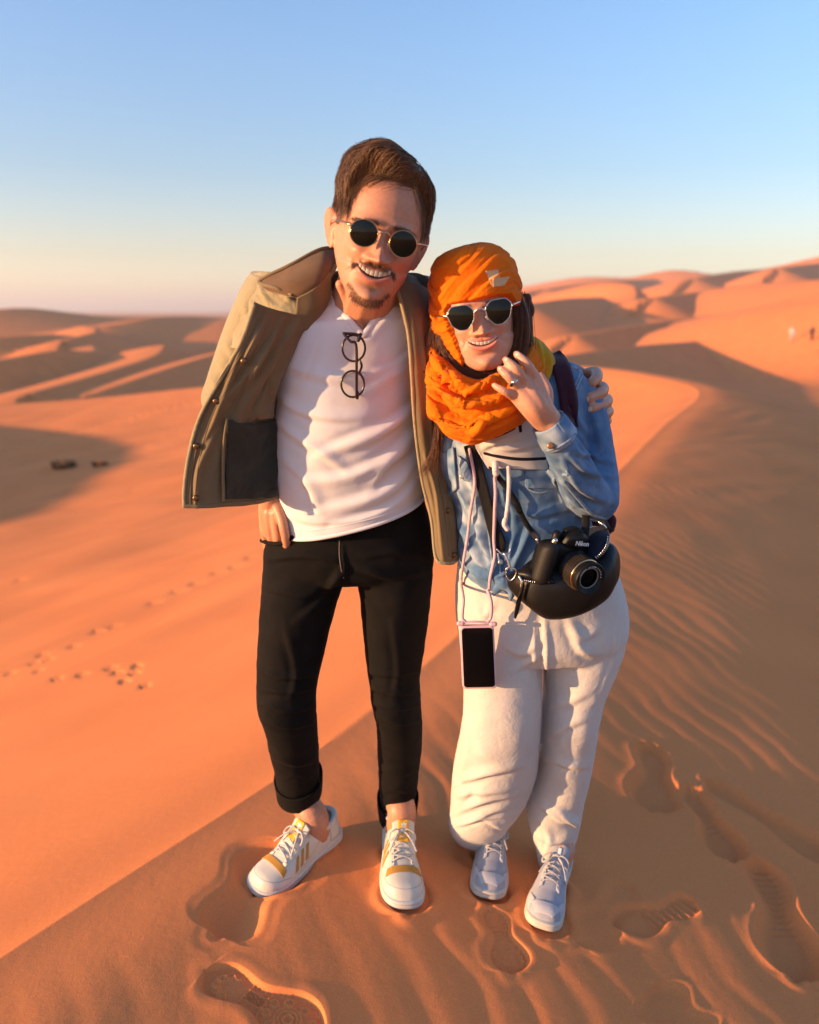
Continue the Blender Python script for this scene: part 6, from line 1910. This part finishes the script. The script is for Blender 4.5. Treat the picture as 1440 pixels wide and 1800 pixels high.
# --- the camera in the bag's mouth
def camera():
    base = P(985, 985, 1.495)
    t = thing('camera', 'black reflex camera with ribbed zoom lens resting in the leather bag', 'camera', tuple(base))
    ax = unit(np.array([.40, -.89, -.14])); up0 = unit(np.array([.20, 0, 1.0])); rt = unit(np.cross(up0, -ax) * -1)
    rt = unit(np.cross(up0, ax)); rt = rt if rt[0] > 0 else -rt
    up = unit(np.cross(ax, rt)); up = up if up[2] > 0 else -up
    def W(x, y, z): return base + np.multiply.outer(x, rt) + np.multiply.outer(y, up) + np.multiply.outer(z, ax)
    def block(x0, x1, secs, name, mat, par, ns=40, e=4.0, nr=26):
        """loft along x: secs (t, yc, zc, hy, hz)"""
        S = spline(np.array(secs, float), nr)
        th = np.linspace(0, 2 * math.pi, ns, endpoint=False)
        c, s = np.cos(th), np.sin(th)
        ce, se = np.sign(c) * np.abs(c) ** (2 / e), np.sign(s) * np.abs(s) ** (2 / e)
        rings = np.array([W(np.full(ns, x0 + (x1 - x0) * r[0]), r[1] + r[3] * ce, r[2] + r[4] * se) for r in S])
        return obj(name, ring_loft(rings), mat, par)
    block(-.052, .060, [(0, -.004, -.008, .030, .010), (.06, -.003, -.006, .037, .015), (.3, -.002, -.004, .041, .019), (.75, -.002, -.004, .041, .019), (.95, -.004, -.006, .037, .016), (1, -.005, -.008, .030, .010)], 'camera_body', M_BLACK, t)
    # hand grip stands forward on the wearer's side
    th = np.linspace(0, 2 * math.pi, 40, endpoint=False)
    rings = []
    for v in np.linspace(0, 1, 20):
        y = -.044 + .084 * v
        r = .0170 * (1 - .12 * (2 * v - 1) ** 4) * min(1, (v + .02) * 9) ** .5 * min(1, (1.02 - v) * 7) ** .5
        rings.append(W(-.044 + .002 * v + r * 1.05 * np.cos(th), np.full(40, y) + .004 * np.sin(th) * (v > .8), .012 + r * 1.15 * np.sin(th)))
    obj('grip', ring_loft(np.array(rings)), M_RUBBER, t)
    # pentaprism hump
    block(-.012, .046, [(0, .034, -.004, .010, .010), (.12, .042, .000, .014, .016), (.5, .047, .003, .018, .021), (.88, .042, .000, .014, .016), (1, .034, -.004, .010, .010)], 'prism', M_BLACK, t, e=3.0)
    block(-.006, .040, [(0, .058, -.006, .0030, .006), (.5, .0645, -.005, .0030, .010), (1, .058, -.006, .0030, .006)], 'flash_lid', M_BLACK, t, e=3)
    obj('shutter_button', tube(np.array([W(-.040, .040, .016), W(-.040, .046, .018)]), [.0062, .0055], 6, 16), M_SILVER, t)
    obj('mode_dial', tube(np.array([W(-.022, .040, -.004), W(-.022, .050, -.004)]), .0085, 6, 24), M_BLACK, t)
    # lens: lathe of rings
    lc = np.array([.018, -.004])
    def lathe(prof, name, mat, par, ns=72, rib=0.0, nrib=0, cap=True):
        th = np.linspace(0, 2 * math.pi, ns, endpoint=False)
        rings = []
        for z, r in prof:
            rr = r + (rib * (np.sin(th * nrib) > 0) if nrib else 0)
            rings.append(W(lc[0] + rr * np.cos(th), lc[1] + rr * np.sin(th), np.full(ns, z)))
        return obj(name, ring_loft(np.array(rings), cap), mat, par, smooth=not nrib)
    ln = lathe([(.010, .033), (.018, .034), (.024, .034), (.026, .0315), (.034, .0315)], 'lens_barrel', M_BLACK, t)
    lathe([(.034, .0318), (.034, .0330), (.056, .0325), (.056, .0315)], 'zoom_ring', plain('ribbed_rubber', (.016, .011, .008), .45, .35), ln, 288, .0011, 48)
    lathe([(.056, .0315), (.057, .0325), (.059, .0325), (.060, .0310)], 'trim_ring', M_GOLD, ln)
    lathe([(.060, .0310), (.066, .0318), (.074, .0322), (.0765, .0315), (.0770, .0295), (.0740, .0270), (.0700, .0215), (.0690, .0200)], 'front_ring', M_BLACK, ln, cap=False)
    lathe([(.0700, .0210), (.0712, .0205), (.0712, .0190), (.0700, .0188)], 'glass_ring', plain('grey_ring', (.20, .20, .20), .4, .4), ln, cap=False)
    lathe([(.0655, .0195), (.0672, .0150), (.0684, .008), (.0688, .001)], 'glass', plain('lens_glass', (.002, .002, .003), .22, .06), ln)
    def text(s, size, org, ex, ey, name, mat, par, depth=.0004, bold=True):
        cu = bpy.data.curves.new(name, 'FONT'); cu.body = s; cu.size = size; cu.align_x = 'CENTER'; cu.align_y = 'CENTER'; cu.extrude = depth; cu.shear = .18; cu.offset = .00012 if bold else 0
        cu.resolution_u = 3
        o = bpy.data.objects.new('tmp', cu); COL.objects.link(o)
        me = bpy.data.meshes.new_from_object(o.evaluated_get(bpy.context.evaluated_depsgraph_get()))
        bpy.data.objects.remove(o); bpy.data.curves.remove(cu)
        nz = unit(np.cross(ex, ey))
        M = Matrix(np.column_stack([np.vstack([np.column_stack([ex, ey, nz]), [0, 0, 0]]), np.append(org, 1)]).tolist())
        me.transform(M)
        return obj(name, me, mat, par, smooth=False)
    c = W(np.array(.017), np.array(.046), np.array(.0262))
    text('Nikon', .0125, c, rt, unit(up + ax * -.25), 'lettering', M_WHITE, t)
    # engraved line round the lens: small marks of a ring of lettering
    for k, s in enumerate('NIKKOR 18-55mm 1:3.5-5.6'):
        if s == ' ': continue
        a = math.pi * .92 - k * .118
        p = W(np.array(lc[0] + .0243 * math.cos(a)), np.array(lc[1] + .0243 * math.sin(a)), np.array(.0738))
        ey = unit(rt * math.cos(a) + up * math.sin(a) - ax * -.55 * 0); ex = unit(rt * math.sin(a) - up * math.cos(a))
        text(s, .0040, p, ex, ey, 'lettering', M_WHITE, ln, .0003, False)
    # neck strap
    obj('strap', tube(np.vstack([drape([(864, 818), (880, 842), (900, 872), (916, 905), (934, 935)], .009, 16, (SV, SN)), PP([(946, 950, 1.50)])]), .0052, 90, 10, .35, up=(0, -1, 0)), M_WEB, t)
    obj('strap_buckle', tube(on_surface(SV, SN, [(905, 884), (911, 897)], .009), .0062, 8, 10, .5, up=(0, -1, 0)), M_BLACK, t)
    obj('strap', tube(PP([(1030, 900, 1.535), (1030, 920, 1.520), (1028, 942, 1.505), (1024, 956, 1.50)]), .0080, 30, 10, .3, up=(0, -1, 0)), M_WEB, t)
    obj('strap_lug', tube(PP([(944, 948, 1.50), (948, 956, 1.498)]), .0030, 8, 8), M_SILVER, t)
camera()

# --- rucksack on her back: the shoulder strap shows, and a corner of the pack
rk = thing('rucksack', 'maroon rucksack on the back of the woman in the denim shirt', 'rucksack', tuple(P(960, 800, 1.83)))
Vb, Fb = loft([(900, 690, 1010, 690, 1.83, .10), (872, 730, 1030, 730, 1.84, .15), (866, 800, 1044, 800, 1.84, .17), (880, 880, 1060, 890, 1.83, .17), (900, 925, 1078, 925, 1.80, .14), (930, 950, 1060, 950, 1.79, .08)], 40, 50, 3)
obj('pack', (Vb, Fb), M_MAROON, rk)
belt([(972, 630), (984, 650), (992, 680), (997, 715), (1000, 750)], 14, 'shoulder_strap', M_MAROON, rk, 40, .005, out=.007)
obj('side_pocket', tube(PP([(1064, 905, 1.70), (1072, 915, 1.69), (1074, 930, 1.70)]), [.010, .014, .008], 12, 12), M_MAROON, rk)
# ------------------------------------------------------------------ tufts in the hollow, walkers far off
M_DRY = plain('dry_stalk', (0.17, 0.105, 0.045), .9, .1, 0, .3, 60)
def tuft(px, py, w, h, label, n=260):
    c = hit(px, py)
    t = thing('dry_shrub', label, 'shrub', tuple(c), 'dry tufts in the sandy hollow')
    V, F = [], []
    for i in range(n):
        a = rng.uniform(0, 2 * math.pi); rr = w / 2 * math.sqrt(rng.uniform()) * .8
        b = c + np.array([math.cos(a) * rr, math.sin(a) * rr * .8, -.03])
        ln = h * rng.uniform(.45, 1.1) * (1 - .4 * rr / w)
        lean = np.array([math.cos(a) * rr / w * 1.2 + rng.normal() * .25, math.sin(a) * rr / w * 1.2 + rng.normal() * .25, 1.0]) * ln
        sd = unit(np.cross(lean, [rng.normal(), rng.normal(), .1])) * .012
        k = len(V)
        mid = b + lean * .55 + rng.normal(size=3) * .03
        V += [b - sd, b + sd, mid + sd * .8, mid - sd * .8, b + lean + [0, 0, -.08 * ln]]
        F += [[k, k + 1, k + 2, k + 3], [k + 3, k + 2, k + 4]]
    obj('stalks', (np.array(V), F), M_DRY, t, kind='stuff')
    base = [c + np.array([0, 0, -.1]), c + np.array([0, 0, .06])]
    obj('root_mound', tube(np.array(base), [w * .42, w * .25], 8, 16), M_SAND, t)
tuft(112, 824, .62, .30, 'larger dry brown grass tuft in the shaded hollow below the dune')
tuft(177, 820, .42, .20, 'smaller dry grass tuft to the right of the bigger tuft', 150)

def walker(px, py, Y, h, label, coat, legs, stride):
    o = hit(px, py); gz = o[2]
    h = h * pxs(px, py, o[1])
    s = h / 1.75
    q = lambda x, y, z: o + np.array([x, y, z]) * s
    geos = [tube(np.array([q(-.10, 0, .02), q(-.11, -stride * .5, .48), q(-.09, 0, .92)]), [.055, .065, .095], 14, 12),
            tube(np.array([q(.10, stride, .02), q(.11, .02, .48), q(.09, 0, .92)]), [.055, .065, .095], 14, 12),
            tube(np.array([q(0, 0, .88), q(0, 0, 1.15), q(0, 0, 1.40), q(0, 0, 1.48)]), [.155, .145, .185, .09], 20, 16, .65),
            tube(np.array([q(0, 0, 1.45), q(0, 0, 1.54)]), .055, 6, 10), tube(np.array([q(0, -.01, 1.58), q(0, -.01, 1.67)]), [.088, .085], 8, 14),
            tube(np.array([q(-.19, 0, 1.40), q(-.26, .03, 1.12), q(-.25, -.10, .88)]), [.055, .045, .035], 14, 10),
            tube(np.array([q(.19, 0, 1.40), q(.26, .03, 1.12), q(.24, -.10, .88)]), [.055, .045, .035], 14, 10),
            tube(np.array([q(-.10, .05, .03), q(-.10, -.14, .03)]), .045, 6, 8), tube(np.array([q(.10, stride + .05, .03), q(.10, stride - .14, .03)]), .045, 6, 8)]
    V, F = union(geos, .022 * s, 2)
    p = obj('person', (V, F), plain('far_skin', (.35, .19, .12), .7)); p['label'] = label; p['category'] = 'person'; p['group'] = 'walkers on the far dune'
    N = vnormals(V, F); z = (V[:, 2] - gz) / s
    F = np.array(F)
    for nm, lo, hi, mt in (('coat', .80, 1.50, coat), ('trousers', .10, .84, legs)):
        k = (z[F].min(1) > lo) & (z[F].max(1) < hi)
        u, inv = np.unique(F[k], return_inverse=True)
        obj(nm, ((V + N * .014 * s)[u], inv.reshape(-1, 4)), mt, p)
    obj('hair', tube(np.array([q(0, .02, 1.66), q(0, .02, 1.70)]), [.092, .075], 6, 12), M_HAIR_M, p)
    return p
walker(1391, 603, 44, 27, 'distant walker in pale clothes on the far dune, beside a darker walker', plain('pale_cloth', (.62, .58, .55), .9), plain('pale_trousers', (.5, .45, .42), .9), .12)
walker(1426, 602, 44, 27, 'distant walker in dark clothes, right of the pale one on the far dune', plain('dark_cloth', (.05, .05, .055), .9), plain('dark_trousers', (.04, .04, .045), .9), .18)
# ------------------------------------------------------------------ the dusty evening air
def build_haze():
    x0, x1, y0, y1, z0, z1 = -13000, 13000, -13000, 13000, -14, 75
    V = [(x, y, z) for z in (z0, z1) for x, y in ((x0, y0), (x1, y0), (x1, y1), (x0, y1))]
    F = [(0, 3, 2, 1), (4, 5, 6, 7), (0, 1, 5, 4), (1, 2, 6, 5), (2, 3, 7, 6), (3, 0, 4, 7)]
    m = bpy.data.materials.new('haze'); m.use_nodes = True
    nt = m.node_tree
    nt.nodes.remove(nt.nodes['Principled BSDF'])
    v = nd(nt, 'ShaderNodeVolumePrincipled')
    v.inputs['Color'].default_value = (0.90, 0.86, 0.85, 1)
    v.inputs['Density'].default_value = 0.00045
    v.inputs['Anisotropy'].default_value = 0.2
    nt.links.new(v.outputs[0], nt.nodes['Material Output'].inputs['Volume'])
    o = obj('haze', (V, F), m, smooth=False)
    o['kind'] = 'stuff'
build_haze()
